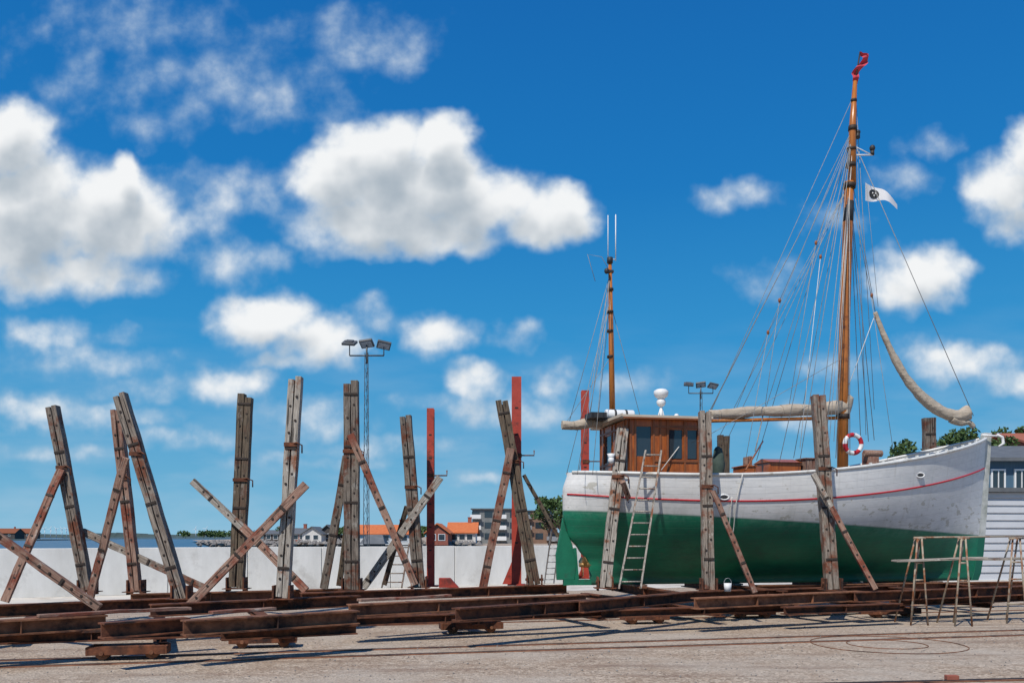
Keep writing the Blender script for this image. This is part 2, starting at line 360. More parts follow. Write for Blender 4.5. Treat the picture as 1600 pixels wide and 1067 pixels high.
def house(px,d,wpx,eave_py,ridge_py,wallm,roofm,label,depth=9,name='house',gable=False,rz=0,nwin=3):
    X=(px-800)/F*d; wd=wpx/F*d; ze=H+(HY-eave_py)/F*d; zr=H+(HY-ridge_py)/F*d
    e=empty(name,(X,d,0),label,'house',rotz=rz)
    if gable:
        MB().add([(-wd/2,0,0),(wd/2,0,0),(wd/2,0,ze),(0,0,zr-.1),(-wd/2,0,ze),(-wd/2,depth,0),(wd/2,depth,0),(wd/2,depth,ze),(0,depth,zr-.1),(-wd/2,depth,ze)],
          [(0,1,2,3,4),(9,8,7,6,5),(0,5,6,1),(1,6,7,2),(0,4,9,5),(2,7,8,3),(3,8,9,4)]).obj('wall',wallm,parent=e)
        r=MB(); o=.5
        r.add([(-(wd/2+o),-o,ze-.3),(0,-o,zr),(wd/2+o,-o,ze-.3),(-(wd/2+o),depth+o,ze-.3),(0,depth+o,zr),(wd/2+o,depth+o,ze-.3),(-(wd/2+o),-o,ze-.1),(0,-o,zr+.25),(wd/2+o,-o,ze-.1),(-(wd/2+o),depth+o,ze-.1),(0,depth+o,zr+.25),(wd/2+o,depth+o,ze-.1)],
          [(0,1,4,3),(1,2,5,4),(6,9,10,7),(7,10,11,8),(0,6,7,1),(1,7,8,2),(3,4,10,9),(4,5,11,10),(0,3,9,6),(2,8,11,5)])
        r.obj('roof',roofm,parent=e)
    else:
        MB().add([(-wd/2,0,0),(wd/2,0,0),(wd/2,0,ze),(-wd/2,0,ze),(-wd/2,depth,0),(wd/2,depth,0),(wd/2,depth,ze),(-wd/2,depth,ze),(-wd/2,depth/2,zr-.1),(wd/2,depth/2,zr-.1)],
          [(0,1,2,3),(5,4,7,6),(0,3,8,7,4),(1,5,6,9,2),(3,2,9,8),(7,8,9,6)]).obj('wall',wallm,parent=e)
        r=MB(); o=.5; L=wd/2+o
        r.add([(x,y,z) for x in(-L,L) for y,z in((-o,ze-.2),(depth/2,zr),(depth+o,ze-.2),(depth+o,ze),(depth/2,zr+.2),(-o,ze))],
          [(0,1,7,6),(1,2,8,7),(2,3,9,8),(3,4,10,9),(4,5,11,10),(5,0,6,11),(5,4,1,0),(4,3,2,1),(6,7,10,11),(7,8,9,10)])
        ro=r.obj('roof',roofm,parent=e)
        MB().box((wd*.25,depth/2,zr+.5),(.8,.8,1.4)).box((wd*.25,depth/2,zr+1.25),(.95,.95,.12)).obj('chimney',M_brick,parent=ro)
    for i in range(nwin):
        x=(-.5+(i+.5)/nwin)*wd*.85
        wz=min(ze*.62,ze-.9)
        wo=MB().box((x,-.03,wz),(1.2,.05,1.15)).obj('window',M_glass,parent=e)
        MB().box((x,-.02,wz+.62),(1.4,.1,.1)).box((x,-.02,wz-.62),(1.4,.1,.1)).box((x-.65,-.02,wz),(.1,.1,1.14)).box((x+.65,-.02,wz),(.1,.1,1.14)).obj('frame',M_white,parent=wo)
    return e
house(603,185,84,834,821,M_wwall,M_orange,'low white house with an orange tiled roof',8,nwin=5)
house(683,180,34,832,819,M_brick,M_orange,'red brick gable house with orange roof',12,gable=True,nwin=2)
house(722,192,42,832,817,M_wwall,M_orange,'white house under a steep orange roof',9,nwin=3)
house(487,230,30,834,824,M_wwall,M_gtile,'white house with a grey roof',10,gable=True,nwin=2)
house(462,240,36,834,826,M_brick,M_gtile,'brick house with a grey roof',9,nwin=3)
house(511,236,22,831,821,M_darkw,M_gtile,'dark gabled house near the shore',9,gable=True,nwin=1)
house(425,260,26,834,829,M_darkw,M_gtile,'small dark house on the shore',9,nwin=2)
for px,wp,dd in ((8,30,600),(38,22,640),(-30,34,620)):
    house(px,dd,wp,833,826,M_darkw,M_brown,'dark distant farmhouse on the far coast',12,nwin=2)
il=MB().add([(-420,560,-.2),(-300,560,-.2),(-300,700,-.2),(-420,700,-.2),(-425,555,-1.2),(-295,555,-1.2)],[(0,1,2,3),(4,5,1,0)]).obj('far_point_terrain',M_far); il['kind']='structure'
def block():
    d=220; x0=(738-800)/F*d; x1=(872-800)/F*d; zt=H+(HY-796)/F*d
    e=empty('apartment_block',((x0+x1)/2,d,0),'three-storey grey and brown apartment block with balconies','apartment building')
    wd=x1-x0; h=zt
    M_gw=simple('grey_render',(.15,.16,.16),(.22,.23,.23),1,.9,.05)
    M_bw=simple('brown_brick',(.17,.10,.07),(.26,.16,.11),2,.9,.05)
    MB().box((-wd*.22,6,h/2),(wd*.56,12,h)).obj('wall',M_gw,parent=e)
    MB().box((wd*.28,6.4,h/2-.2),(wd*.43,12,h-.4)).obj('wall',M_bw,parent=e)
    MB().box((-wd*.22,6,h+.12),(wd*.6,13,.24)).box((wd*.28,6.4,h-.3),(wd*.46,12.6,.2)).obj('roof',M_gtile,parent=e)
    for fl in range(3):
        z=.4+fl*(h-.4)/3+1.4
        for i in range(7):
            x=-wd*.46+i*wd*.148
            yb=-.03 if i<4 else .37
            MB().box((x,yb,z),(1.9,.06,1.5)).obj('window',M_glass,parent=e)
            if i%2==0: MB().box((x,yb-.6,z-1.0),(2.6,1.2,.15)).box((x,yb-1.17,z-.5),(2.6,.06,.9)).obj('balcony',M_white if i<4 else M_grey,parent=e)
block()
M_rock=simple('granite_rock',(.14,.13,.12),(.30,.28,.26),1.5,.9,.4)
mb=MB()
for i in range(650):
    t=R(); 
    a=Vector((-72,212,0)); b_=Vector((-8,184,0)); p=a.lerp(b_,t)+Vector((U(-2,2),U(-3,3),0)); p.z=U(-.9,.55)
    r=U(.5,1.1)
    vs=[p+Vector((U(.6,1)*x*r,U(.6,1)*y*r,U(.5,.9)*z*r)) for x,y,z in((1,0,0),(-1,0,0),(0,1,0),(0,-1,0),(0,0,1),(0,0,-1))]
    mb.add(vs,[(0,2,4),(2,1,4),(1,3,4),(3,0,4),(2,0,5),(1,2,5),(3,1,5),(0,3,5)])
ro=mb.obj('shore_rocks',M_rock,label='rough grey boulders of a shore breakwater',cat='rocks'); ro['kind']='stuff'
m,nt,b=newmat('leaves'); o=ocoord(nt); n=noise_n(nt,o,.9,4,.6); n2=noise_n(nt,o,7,3,.6)
c=mixc(nt,mapr(nt,n,.35,.65),(.022,.055,.014),(.07,.13,.03)); c=mixc(nt,mapr(nt,n2,.4,.7,0,.5),c,(.10,.16,.04))
nt.links.new(c,b.inputs['Base Color']); b.inputs['Roughness'].default_value=.7
M_leaf=m; M_bark=simple('bark',(.06,.04,.03),(.14,.10,.08),6,.95,.5)
def tree(X,Y,h,rad,nl=900,z0=0,ls=None):
    e=empty('tree',(X,Y,z0),'leafy green broadleaf tree behind the yard','tree','trees around the harbour')
    tr=MB(); tr.tube([(0,0,0),(.05*h,0,h*.3),(.03*h,.02*h,h*.62)],[h*.035,h*.025,h*.012],7)
    cl=[]
    for k in range(13):
        a=U(0,6.28); rr=rad*U(.2,.75); zz=h*U(.45,.93); c=Vector((rr*math.cos(a),rr*math.sin(a),zz)); cl.append((c,rad*U(.25,.42)))
        tr.tube([(.04*h,0,h*.32),c*.6+Vector((0,0,h*.15)),c],[h*.014,h*.009,h*.003],5)
    tr.obj('trunk',M_bark,parent=e)
    cr_=MB(); ls=ls or rad*.07
    for i in range(nl):
        c,r=random.choice(cl); dv=Vector((random.gauss(0,1),random.gauss(0,1),random.gauss(0,1))).normalized()*r*U(.55,1.05)
        p=c+Vector((dv.x,dv.y,dv.z*.75)); u=Vector((U(-1,1),U(-1,1),U(-1,1))).normalized(); v=u.cross(Vector((U(-1,1),U(-1,1),U(-1,1)))).normalized()
        s=ls*U(.6,1.5); cr_.add([p-u*s,p+v*s*.6,p+u*s,p-v*s*.6],[(0,1,2,3)])
    cr_.obj('crown',M_leaf,parent=e,recalc=False)
for px,py,d,rad in ((1412,690,75,2.6),(1500,660,80,3.0),(1530,664,84,3.0),(1470,668,86,2.8),(1440,684,82,2.4),(1592,660,90,3.2),(872,774,150,4.2),(858,782,160,3.5),(1120,760,150,5)):
    p=W(px,py,d); tree(p.x,p.y,p.z,rad,1700)
for px,d,rad in ((445,265,3),(532,240,3),(548,235,2.6),(655,230,3),(645,238,2.5),(750,250,4)):
    p=W(px,826,d); tree(p.x,p.y,p.z+.5,rad,400,ls=rad*.12)
for px,d in ((345,900),(365,920),(318,940),(395,900),(290,960),(335,930)):
    p=W(px,832,d); tree(p.x,p.y,p.z+1,9,300,ls=1.1)
il=MB().add([(-440,880,-.2),(-180,880,-.2),(-180,990,-.2),(-440,990,-.2),(-445,874,-1.2),(-175,874,-1.2)],[(0,1,2,3),(4,5,1,0)]).obj('far_spit_terrain',M_far); il['kind']='structure'
def corr():
    e=empty('clad_shed',W(1650,HY,34)-Vector((0,0,H)),'pale grey shed with horizontal slatted metal cladding','shed',rotz=.12)
    mb=MB(); L=9; z=.15; ht=3.35; vs=[]
    while z<ht:
        vs+=[(-L/2,-.02,z),(L/2,-.02,z),(-L/2,.0,z+.19),(L/2,.0,z+.19),(-L/2,.045,z+.215),(L/2,.045,z+.215),(-L/2,.045,z+.255),(L/2,.045,z+.255)]
        z+=.28
    nn=len(vs)//2
    mb.add(vs,[(2*i,2*i+1,2*i+3,2*i+2) for i in range(nn-1)]); mb.box((0,3.15,1.7),(L-.02,6,3.4))
    mb.obj('wall',simple('pale_sheet_metal',(.48,.50,.53),(.57,.59,.62),1,.5,.03),parent=e)
    MB().box((0,3,3.52),(L+.3,6.4,.16)).obj('roof',M_gtile,parent=e)
    MB().box((0,.02,.075),(L,.2,.15)).obj('plinth',M_conc,parent=e)
corr()
M_bluew=simple('blue_boarded_wall',(.05,.11,.17),(.08,.16,.24),3,.7,.3,(14,1,.3))
e=house(1640,50,210,716,690,M_bluew,M_gtile,'blue-grey boarded house with white framed windows',9,nwin=0)
for x in (-2.9,-1.6,-.1,1.2,3):
    wo=MB().box((x,-.04,4.85),(.62,.05,1.15)).obj('window',M_glass,parent=e)
    MB().box((x,-.05,5.48),(.82,.1,.1)).box((x,-.05,4.22),(.82,.1,.1)).box((x-.36,-.05,4.85),(.09,.1,1.16)).box((x+.36,-.05,4.85),(.09,.1,1.16)).box((x,-.06,4.85),(.05,.1,1.16)).obj('frame',M_white,parent=wo)
house(1650,85,90,690,672,M_brick,M_redtile,'brick house with a red tiled roof',9,nwin=3)
# ------------------------------------------------------------ girders
def girder(p0,p1,h=.21,w=.22,mat=None,label='rusty steel girder of the slipway carriage'):
    m4,L=frame(p0,p1,up=Vector((0,0,1)))
    mb=MB(); t=.022
    prof=[(w/2,0),(w/2,-t),(.012,-t),(.012,-h+t),(w/2,-h+t),(w/2,-h),(-w/2,-h),(-w/2,-h+t),(-.012,-h+t),(-.012,-t),(-w/2,-t),(-w/2,0)]
    seg=max(2,int(L/.5)); vs=[]
    for i in range(seg+1):
        z=L*i/seg
        for k,(x,y) in enumerate(prof): vs.append((x+U(-.003,.003),y+U(-.003,.003),z))
    n=12; mb.add(vs,[(i*n+k,i*n+(k+1)%n,(i+1)*n+(k+1)%n,(i+1)*n+k) for i in range(seg) for k in range(n)])
    nv=len(mb.v); mb.f.append(list(range(n)));mb.m.append(0);mb.sm.append(False); mb.f.append([nv-n+k for k in reversed(range(n))]);mb.m.append(0);mb.sm.append(False)
    for i in range(1,int(L/2.2)+1):
        z=i*L/(int(L/2.2)+1)
        for sx in(-1,1): mb.box((sx*(w/4+.002),-h/2,z),(w/2-.03,h-2*t+.006,.014))
    return mb.obj('steel_girder',mat or M_rust,mat4=m4,label=label,cat='girder',group='girders of the slipway carriages')
zt=.65
def G(a,b_,z=zt,**k): return girder(at(a[0],a[1],z),at(b_[0],b_[1],z),**k)
for a,b_,mt in (((-120,975),(165,960),M_rustl),((158,973),(292,964),M_rust),((286,969),(557,953),M_rustl),((204,928),(552,919),M_rustl),((-60,947),(320,932),M_rust),((235,944),(560,930),M_rust),
   ((470,926),(885,913),M_rust),((545,944),(915,928),M_rustl),((712,950),(962,934),M_rust),((905,939),(1082,924),M_rust),
   ((1085,934),(1345,923),M_rustl),((1080,924),(1400,914),M_rust),((1335,925),(1680,912),M_rust),((1180,914),(1600,908),M_rustl)):
    G(a,b_,mat=mt)
for a,b_ in (((-80,992),(347,978)),((345,984),(556,975)),((545,964),(958,950)),((940,953),(1240,943)),((1225,948),(1405,942))):
    G(a,b_,z=.438,h=.15)
G((1390,936),(1680,926),z=.438,h=.15)
for X,Y,L in ((-5.3,13.5,6.3),(-3.6,14.2,6.0),(-.6,16.3,4.8),(1.75,17.2,4.3),(4.2,18.0,6.2),(6.5,18.5,6),(8.6,19.6,5.2),(10.8,20.2,5),(-8,14.3,6)):
    p=Vector((X,Y,.285)); girder(p,p+Vector((-.37,.93,0))*L,h=.12,w=.2,label='rusty cross girder of the slipway carriage')
def bogie(px,py,wd=.95):
    d=F*H/(py-HY); p=Vector(((px-800)/F*d,d+.25,0))
    e=empty('carriage_bogie',p,'rusty two-wheeled bogie under the slipway carriage','bogie','bogies under the carriages',rotz=math.radians(12))
    MB().box((0,-.16,.145),(wd,.05,.13)).box((0,.16,.145),(wd,.05,.13)).box((0,0,.195),(wd*.6,.27,.03)).box((-wd*.5,0,.14),(.05,.37,.12)).box((wd*.5,0,.14),(.05,.37,.12)).obj('frame',M_rust,parent=e,bevel=.008)
    for sx in(-1,1):
        MB().tube([(sx*wd*.32,-.13,.11),(sx*wd*.32,.13,.11)],.10,18).tube([(sx*wd*.32,-.21,.11),(sx*wd*.32,.21,.11)],.03,10).obj('wheel',M_rustl,parent=e)
for p in ((190,1033,1.05),(405,1014,1.0),(735,991,1.1),(1400,966,1.2),(1010,976,.9),(1180,967,.9)): bogie(*p)
def strip(p0,p1,w,z,mat,name,lab):
    p0=Vector(p0);p1=Vector(p1);u=(p1-p0).normalized()
    mb=MB(); mb.beam(Vector((p0.x,p0.y,z/2)),Vector((p1.x,p1.y,z/2)),z,w,up=Vector((-u.y,u.x,0)))
    mb.obj(name,mat,loc=p0,label=lab,cat='rail',group='rails set in the yard')
for y0 in (11.55,12.35,14.6,15.35,19.3):
    strip((-14,y0-4.2,0),(22,y0+4.6 if y0>14 else y0+1.0,0),.06,.012,M_rustl,'rail_and_groove','dark strip painted for the shaded groove beside a rail')
    strip((-14,y0-4.07,0),(22,y0+4.73 if y0>14 else y0+1.13,0),.09,.005,M_hole,'rail_and_groove','dark strip painted for the shaded groove beside a rail')  # flat dark strip painted in for the shade of the rail groove
c=at(1385,1007,0)
for r,zz in((1.2,.006),(.62,.005)):
    MB().tube([c+Vector((r*math.cos(a*.0873)*(1+.015*math.sin(a*.31)),r*math.sin(a*.0873),zz)) for a in range(73)],.008,6).obj('wire_rope_coil',M_rustl,loc=c,label='rusty loop of wire rope lying on the yard',cat='wire rope',group='loops of wire rope')
p=at(1487,1062,0); MB().box(p+Vector((0,0,.03)),(.15,.09,.06)).obj('loose_brick',M_brick,loc=p,bevel=.008,label='loose red brick lying on the gravel',cat='brick')
mb=MB()
for i in range(1500):
    X=U(-9,13); Y=U(10.2,20); r=U(.006,.02)*(1 if R()<.97 else 1.8); q=Vector((X,Y,r*.3))
    vs=[q+Vector((U(.6,1)*x*r,U(.6,1)*y*r,U(.5,.9)*z*r)) for x,y,z in((1,0,0),(-1,0,0),(0,1,0),(0,-1,0),(0,0,1),(0,0,-1))]
    mb.add(vs,[(0,2,4),(2,1,4),(1,3,4),(3,0,4),(2,0,5),(1,2,5),(3,1,5),(0,3,5)])
gr=mb.obj('loose_gravel',M_rock,label='scattered loose gravel stones on the yard',cat='gravel'); gr['kind']='stuff'
# ------------------------------------------------------------ shoring posts
def timber(name,p0,p1,w,dp,mat,parent=None,holes=True,split=True,**k):
    m4,L=frame(p0,p1); mb=MB(); seg=max(3,int(L/.35))
    xs=((-w/4-.004,w/2-.012),(w/4+.004,w/2-.012)) if split else ((0,w),)
    for cx,ww in xs:
        vs=[]; e0=U(-.03,.03); e1=U(-.06,.06)
        for i in range(seg+1):
            z=L*i/seg+(e0 if i==0 else e1 if i==seg else 0); jx=U(-.006,.006); jy=U(-.006,.006)
            for sx,sy in((-1,-1),(1,-1),(1,1),(-1,1)): vs.append((cx+sx*ww/2+jx+U(-.004,.004),sy*dp/2+jy+U(-.004,.004),z))
        o=len(mb.v)
        mb.add(vs,[(i*4+a,i*4+(a+1)%4,(i+1)*4+(a+1)%4,(i+1)*4+a) for i in range(seg) for a in range(4)])
        for q in ([o+3,o+2,o+1,o],[len(mb.v)-4+a for a in range(4)]): mb.f.append(q);mb.m.append(0);mb.sm.append(False)
    if split: mb.box((0,0,L/2),(.03,dp*.6,L*.96),1)  # dark filler strip paints the shade in the slot between the planks
    if holes:
        z=.35; c=0
        while z<L-.15:
            x=(w*.22 if c%2 else -w*.22) if split else 0
            mb.tube([(x,-dp/2-.012,z),(x,dp/2+.012,z)],.024,8,1)
            if c%5==1: mb.box((0,-dp/2-.012,z),(w*.9,.012,.05),1); mb.box((0,dp/2+.012,z),(w*.9,.012,.05),1)
            z+=U(.17,.28); c+=1
    return mb.obj(name,[mat,M_hole],mat4=m4,parent=parent,bevel=.007,**k)
GR='timber shoring posts on the carriages'
def post(bx,by,tx,ty,wpx,mat,lab,braces=(),z=zt,lean=0,dp=.2,d=None,hook=True):
    b0=at(bx,by,z) if d is None else Vector(((bx-800)/F*d,d,z))
    t0=W(tx,ty,b0.y+lean); e=empty('shoring_post',b0,lab,'post',GR)
    w=wpx/F*b0.y
    timber('timber',(0,0,.02),t0-b0,w,dp,mat,parent=e)
    MB().box((-w/2-.03,0,.10),(.03,dp+.1,.3)).box((w/2+.03,0,.10),(.03,dp+.1,.3)).box((0,0,.008),(w+.22,dp+.2,.016)).tube([(-w/2-.07,0,.14),(w/2+.07,0,.14)],.03,8).obj('iron_shoe',M_rust,parent=e)
    if hook:
        q=(t0-b0)*U(.55,.72)
        MB().tube([q+Vector((0,-dp/2,0)),q+Vector((w*.5,-dp/2-.05,.03)),q+Vector((w*.9,-dp/2-.04,-.02)),q+Vector((w*.9,-dp/2-.04,-.16))],.014,6).box(q+Vector((0,-dp/2-.02,0)),(w*1.05,.02,.07)).obj('iron_hook',M_rust,parent=e)
    for (x0,y0,x1,y1,dd0,dd1,wp,bm) in braces:
        A=W(x0,y0,b0.y+dd0)-b0; B=W(x1,y1,b0.y+dd1)-b0
        timber('brace',A,B,wp/F*b0.y,.07,bm,parent=e,split=False)
    return e
post(-62,952,-70,600,18,M_timber,'grey timber post with a long low brace',((-50,805,160,953,-.16,-.1,13,M_timred),))
post(137,925,82,632,17,M_timber,'grey timber post leaning with red braces',((95,735,6,944,-.15,-.9,12,M_timred),))
post(213,925,182,640,16,M_timred,'brown timber post leaning among others',((128,830,318,918,.18,-.2,11,M_timber),),dp=.18)
post(284,936,188,618,19,M_timber,'tall bolted grey timber post leaning strongly',((196,715,140,938,-.15,.5,12,M_timred),),)
post(370,920,384,620,22,M_timdark,'dark tarred timber post of paired planks',((300,751,382,828,-.17,-.17,11,M_timlight),(378,822,478,922,-.17,-.6,12,M_timred)))
post(442,936,463,592,20,M_timlight,'pale bleached timber post with rows of bolts',((480,755,296,946,-.15,-.35,13,M_timred),))
post(550,922,549,600,23,M_timber,'thick upright grey timber post',((548,680,648,912,-.16,-.4,11,M_timred),(542,715,506,918,.2,.3,13,M_timber),(556,720,530,915,.4,.8,9,M_timdark)))
post(655,918,634,652,18,M_timber,'grey timber post leaning slightly',((689,745,568,918,-.16,-.1,12,M_timlight),(636,790,600,915,.3,.9,8,M_timdark)))
post(835,915,784,627,19,M_timdark,'dark grey leaning timber post',((799,700,755,916,-.16,-.3,13,M_timred),(818,742,872,838,.2,.4,6,M_timdark)))
post(945,919,973,671,18,M_timlight,'pale timber post propping the hull near the stern',((973,752,992,806,-.05,.6,8,M_timred),),lean=.35)
post(1107,922,1101,644,18,M_timber,'grey timber post propping the hull amidships',((1113,765,1178,922,-.16,-.5,8,M_timred),),lean=.3)
post(1300,922,1278,621,20,M_timber,'grey timber post propping the hull forward',((1272,742,1300,797,-.16,-.16,8,M_timlight),(1298,792,1366,918,-.16,-.5,8,M_timred)),lean=.4)
post(1130,0,1130,682,18,M_timdark,'dark timber post on the far side of the hull',d=24.2,hook=False)
post(1455,0,1451,656,18,M_timber,'grey timber post on the far side of the bow',d=25.6,hook=False)
post(1168,0,1168,712,12,M_timred,'short brown timber post on the far side of the hull',d=24.5,hook=False)
for a,b_,z in (((60,962),(300,950),zt+.03),((560,938),(700,931),zt+.03),((330,957),(430,951),zt+.03)):
    p0=at(a[0],a[1],z);p1=at(b_[0],b_[1],z); timber('loose_plank',p0,p1,.045,.16,M_timred,holes=False,split=False,label='weathered plank lying across rusty girders',cat='plank',group='planks lying on the carriages')
def redpost(bx,tx,ty,wpx,d,lab,zb=zt,gus=0):
    b0=Vector(((bx-800)/F*d,d,zb)); t0=W(tx,ty,d); w=wpx/F*d
    e=empty('steel_post',b0,lab,'steel post','red steel posts'); L=t0.z-zb
    mb=MB(); mb.box((0,-.10,L/2),(w,.018,L)).box((0,.10,L/2),(w,.018,L)).box((0,0,L/2),(.016,.184,L))
    for k in range(6): mb.box((0,-.112,L*(.2+.13*k)),(w*.35,.01,.03),1)
    mb.obj('upright',[M_red,M_hole],parent=e)
    MB().box((w*.1,-.118,L*.62),(w*.9,.02,.09)).tube([(w/2,-.12,L*.62),(w/2+.3,-.12,L*.62),(w/2+.3,-.12,L*.62+.12)],.018,6).obj('lug',M_rust,parent=e)
    gb=MB(); s=-1
    if gus: gb.add([(s*w/2,-.01,0),(s*(w/2+gus),-.01,0),(s*w/2,-.01,gus*2.4),(s*w/2,.01,0),(s*(w/2+gus),.01,0),(s*w/2,.01,gus*2.4)],[(0,1,2),(5,4,3),(0,1,4,3),(1,2,5,4),(2,0,3,5)])
    gb.box((0,0,-.01),(w+.2,.34,.03)); gb.obj('foot',M_red,parent=e)
redpost(673,673,639,11,20.6,'narrow red painted steel post',gus=.08)
redpost(807,806,590,15,21.2,'tall red painted steel I-beam post',gus=.22)
redpost(914,911,611,12,24.5,'red steel post behind the boat stern',gus=.1)
mbp=MB(); p=W(700,918,20.3); mbp.add([p+Vector(v) for v in((-.2,-.1,0),(.25,-.1,0),(.05,-.1,.22),(-.2,-.1,.22),(-.2,.1,0),(.25,.1,0),(.05,.1,.22),(-.2,.1,.22))],[(0,1,2,3),(7,6,5,4),(0,1,5,4),(1,2,6,5),(2,3,7,6),(0,3,7,4)])
mbp.obj('red_bracket',M_red,loc=p,bevel=.01,label='red wedge-shaped steel bracket on the girder',cat='bracket')
# ------------------------------------------------------------ floodlight masts
def flood(px,py_top,d,lab,hw=1.45):
    Z=H+(HY-py_top)/F*d; X=(px-800)/F*d; e=empty('floodlight_mast',(X,d,0),lab,'floodlight','floodlight masts around the harbour')
    mb=MB(); a0,a1=.20,.10; n=int(Z/.5)
    for i in range(n):
        z0=Z*i/n;z1=Z*(i+1)/n;r0=a0+(a1-a0)*i/n;r1=a0+(a1-a0)*(i+1)/n
        P0=[Vector((r0*x,r0*y,z0)) for x,y in((-.6,-.5),(.6,-.5),(0,.6))];P1=[Vector((r1*x,r1*y,z1)) for x,y in((-.6,-.5),(.6,-.5),(0,.6))]
        for k in range(3):
            mb.tube([P0[k],P1[k]],.014,5,caps=False); mb.tube([P0[k],P1[(k+1)%3]],.006,4,caps=False)
    mb.obj('lattice_mast',M_lampgrey,parent=e)
    MB().tube([(-hw*.5,0,Z-.1),(hw*.5,0,Z-.1)],.03,8).tube([(0,0,Z-.4),(0,0,Z+.4)],.035,8).tube([(-hw*.5,0,Z-.1),(-hw*.5,0,Z+.3)],.022,6).tube([(hw*.5,0,Z-.1),(hw*.5,0,Z+.3)],.022,6).obj('crossbar',M_lampgrey,parent=e)
    for x,zz in((-hw*.5,.38),(0,.36),(hw*.5,.30)):
        Rm=Matrix.Rotation(math.radians(-35 if x>=0 else 30),3,'X')@Matrix.Rotation(.3 if x>0 else -.2,3,'Z')
        hp=MB().box((x,0,Z+zz),(.52,.38,.10),0,Rm).box((x,0,Z+zz+.07),(.3,.22,.06),0,Rm).obj('lamp',M_lampgrey,parent=e,bevel=.02)
        MB().box(Vector((x,0,Z+zz))+Rm@Vector((0,0,-.055)),(.42,.28,.01),0,Rm).obj('lens',M_lens,parent=hp)
flood(573,552,34,'lattice mast carrying three floodlights behind the wall',1.3)
flood(1095,612,48,'distant lattice mast with floodlights behind the boat',1.3)
p=W(582,HY,38); e=empty('small_hut',(p.x,p.y,0),'small grey roofed hut behind the wall','hut')
MB().box((0,.5,.75),(.8,1,1.5)).obj('wall',M_darkw,parent=e); MB().add([(-.55,-.1,1.45),(.55,-.1,1.45),(.35,.5,1.85),(-.35,.5,1.85),(-.55,1.1,1.45),(.55,1.1,1.45)],[(0,1,2,3),(5,4,3,2),(0,3,4),(1,5,2),(0,4,5,1)]).obj('roof',M_gtile,parent=e)
MB().box((0,-.02,1.1),(.4,.03,.5)).obj('window',M_white,parent=e)
def ladder(b0,t0,wd,nr,mat,lab,side=Vector((1,0,0))):
    e=empty('ladder',b0,lab,'ladder','ladders leaning in the yard'); v=Vector(t0)-Vector(b0)
    for s in(-.5,.5):
        MB().beam(side*wd*s,v+side*wd*s*.75,.035,.07).obj('stile',mat,parent=e,bevel=.005)
    for i in range(nr):
        t=(i+.6)/nr; k=wd*(1-.25*t)
        MB().tube([v*t-side*k*.52,v*t+side*k*.52],.015,8).obj('rung',mat,parent=e)
ladder(W(984,920,18.9),W(1021,704,19.55),.48,12,M_timlight,'weathered wooden ladder leaning against the boat',Vector((1,.2,0)).normalized())
ladder(at(858,925,0)+Vector((0,0,.3)),W(869,828,22.6),.3,8,M_grey,'thin ladder leaning behind the stern')
ladder(W(612,918,22.5),W(628,850,23.1),.5,5,M_timber,'short wooden ladder leaning near the wall')
# ------------------------------------------------------------ BOAT
Xs,Ys,KZ,YAW=1.18,20.6,.66,math.radians(12)
cY,sY=math.cos(YAW),math.sin(YAW)
boat=empty('fishing_boat',(Xs,Ys,KZ),'white and green wooden two-masted cutter standing on shore','boat',rotz=YAW)
def bp(px,py,ly=0.0):
    k=(px-800)/F; lx=(k*(Ys+cY*ly)-Xs+sY*ly)/(cY-k*sY); Yw=Ys+sY*lx+cY*ly
    return Vector((lx,ly,H+(HY-py)/F*Yw-KZ))
def interp(tab,v):
    for (a,x),(b_,y) in zip(tab,tab[1:]):
        if v<=b_:
            u=(v-a)/(b_-a); u=u*u*(3-2*u)*.5+u*.5; return x+(y-x)*u
    return tab[-1][1]
STN=[(0,.66),(.20,.60),(.32,.36),(.44,.10),(.6,.0),(.85,.0),(1,.12)]
def sheer(t): return 2.58-.98*t+2.02*t*t
def xb(v): return 10.76+.38*v**.55
def hull(t,v,side=-1,off=0):
    x=interp(STN,v); x=x+(xb(v)-x)*t; z=v*sheer(t)
    s=(.45-t)/.45 if t<.45 else (t-.45)/.55
    B=1.78*((1-s**3.2)**.66 if t<.45 else (1-s**2.6)**.86) if s<1 else 0
    q=max(0,(v-.07)/.93); mm=(1-s**2.1)
    fm=(1-(1-q)**2.5)**.78 if q<1 else 1
    fe=q**(1.15 if t<.45 else .85)
    y=B*(mm*fm+(1-mm)*fe)+.055
    if v>.85 and t>.6: y+=.06*(v-.85)/.15*(t-.6)*(1-t)*6
    return Vector((x,side*(y+off),z))
mb=MB(); NT,NV=72,36; vs=[];uvs=[]
for side in(-1,1):
    for i in range(NT+1):
        t=(1-math.cos(math.pi*i/NT))/2
        for j in range(NV+1):
            v=j/NV; vs.append(hull(t,v,side)); uvs.append((t,v))
n1=(NT+1)*(NV+1); fs=[]
for s in range(2):
    for i in range(NT):
        for j in range(NV):
            a=s*n1+i*(NV+1)+j; f=(a,a+NV+1,a+NV+2,a+1); fs.append(f if s==0 else f[::-1])
for i in range(NT):
    a=i*(NV+1); fs.append((a,n1+a,n1+a+NV+1,a+NV+1))
for j in range(NV):
    fs.append((j,j+1,n1+j+1,n1+j)); a=NT*(NV+1)+j; fs.append((a,n1+a,n1+a+1,a+1))
mb.add(vs,fs,0,True)
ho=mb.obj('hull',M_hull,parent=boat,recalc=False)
uvl=ho.data.uv_layers.new(name='UVMap')
for l in ho.data.loops: uvl.data[l.index].uv=uvs[l.vertex_index]
bm=bmesh.new(); bm.from_mesh(ho.data); bmesh.ops.recalc_face_normals(bm,faces=bm.faces); bm.to_mesh(ho.data); bm.free()
mb=MB(); vs=[]
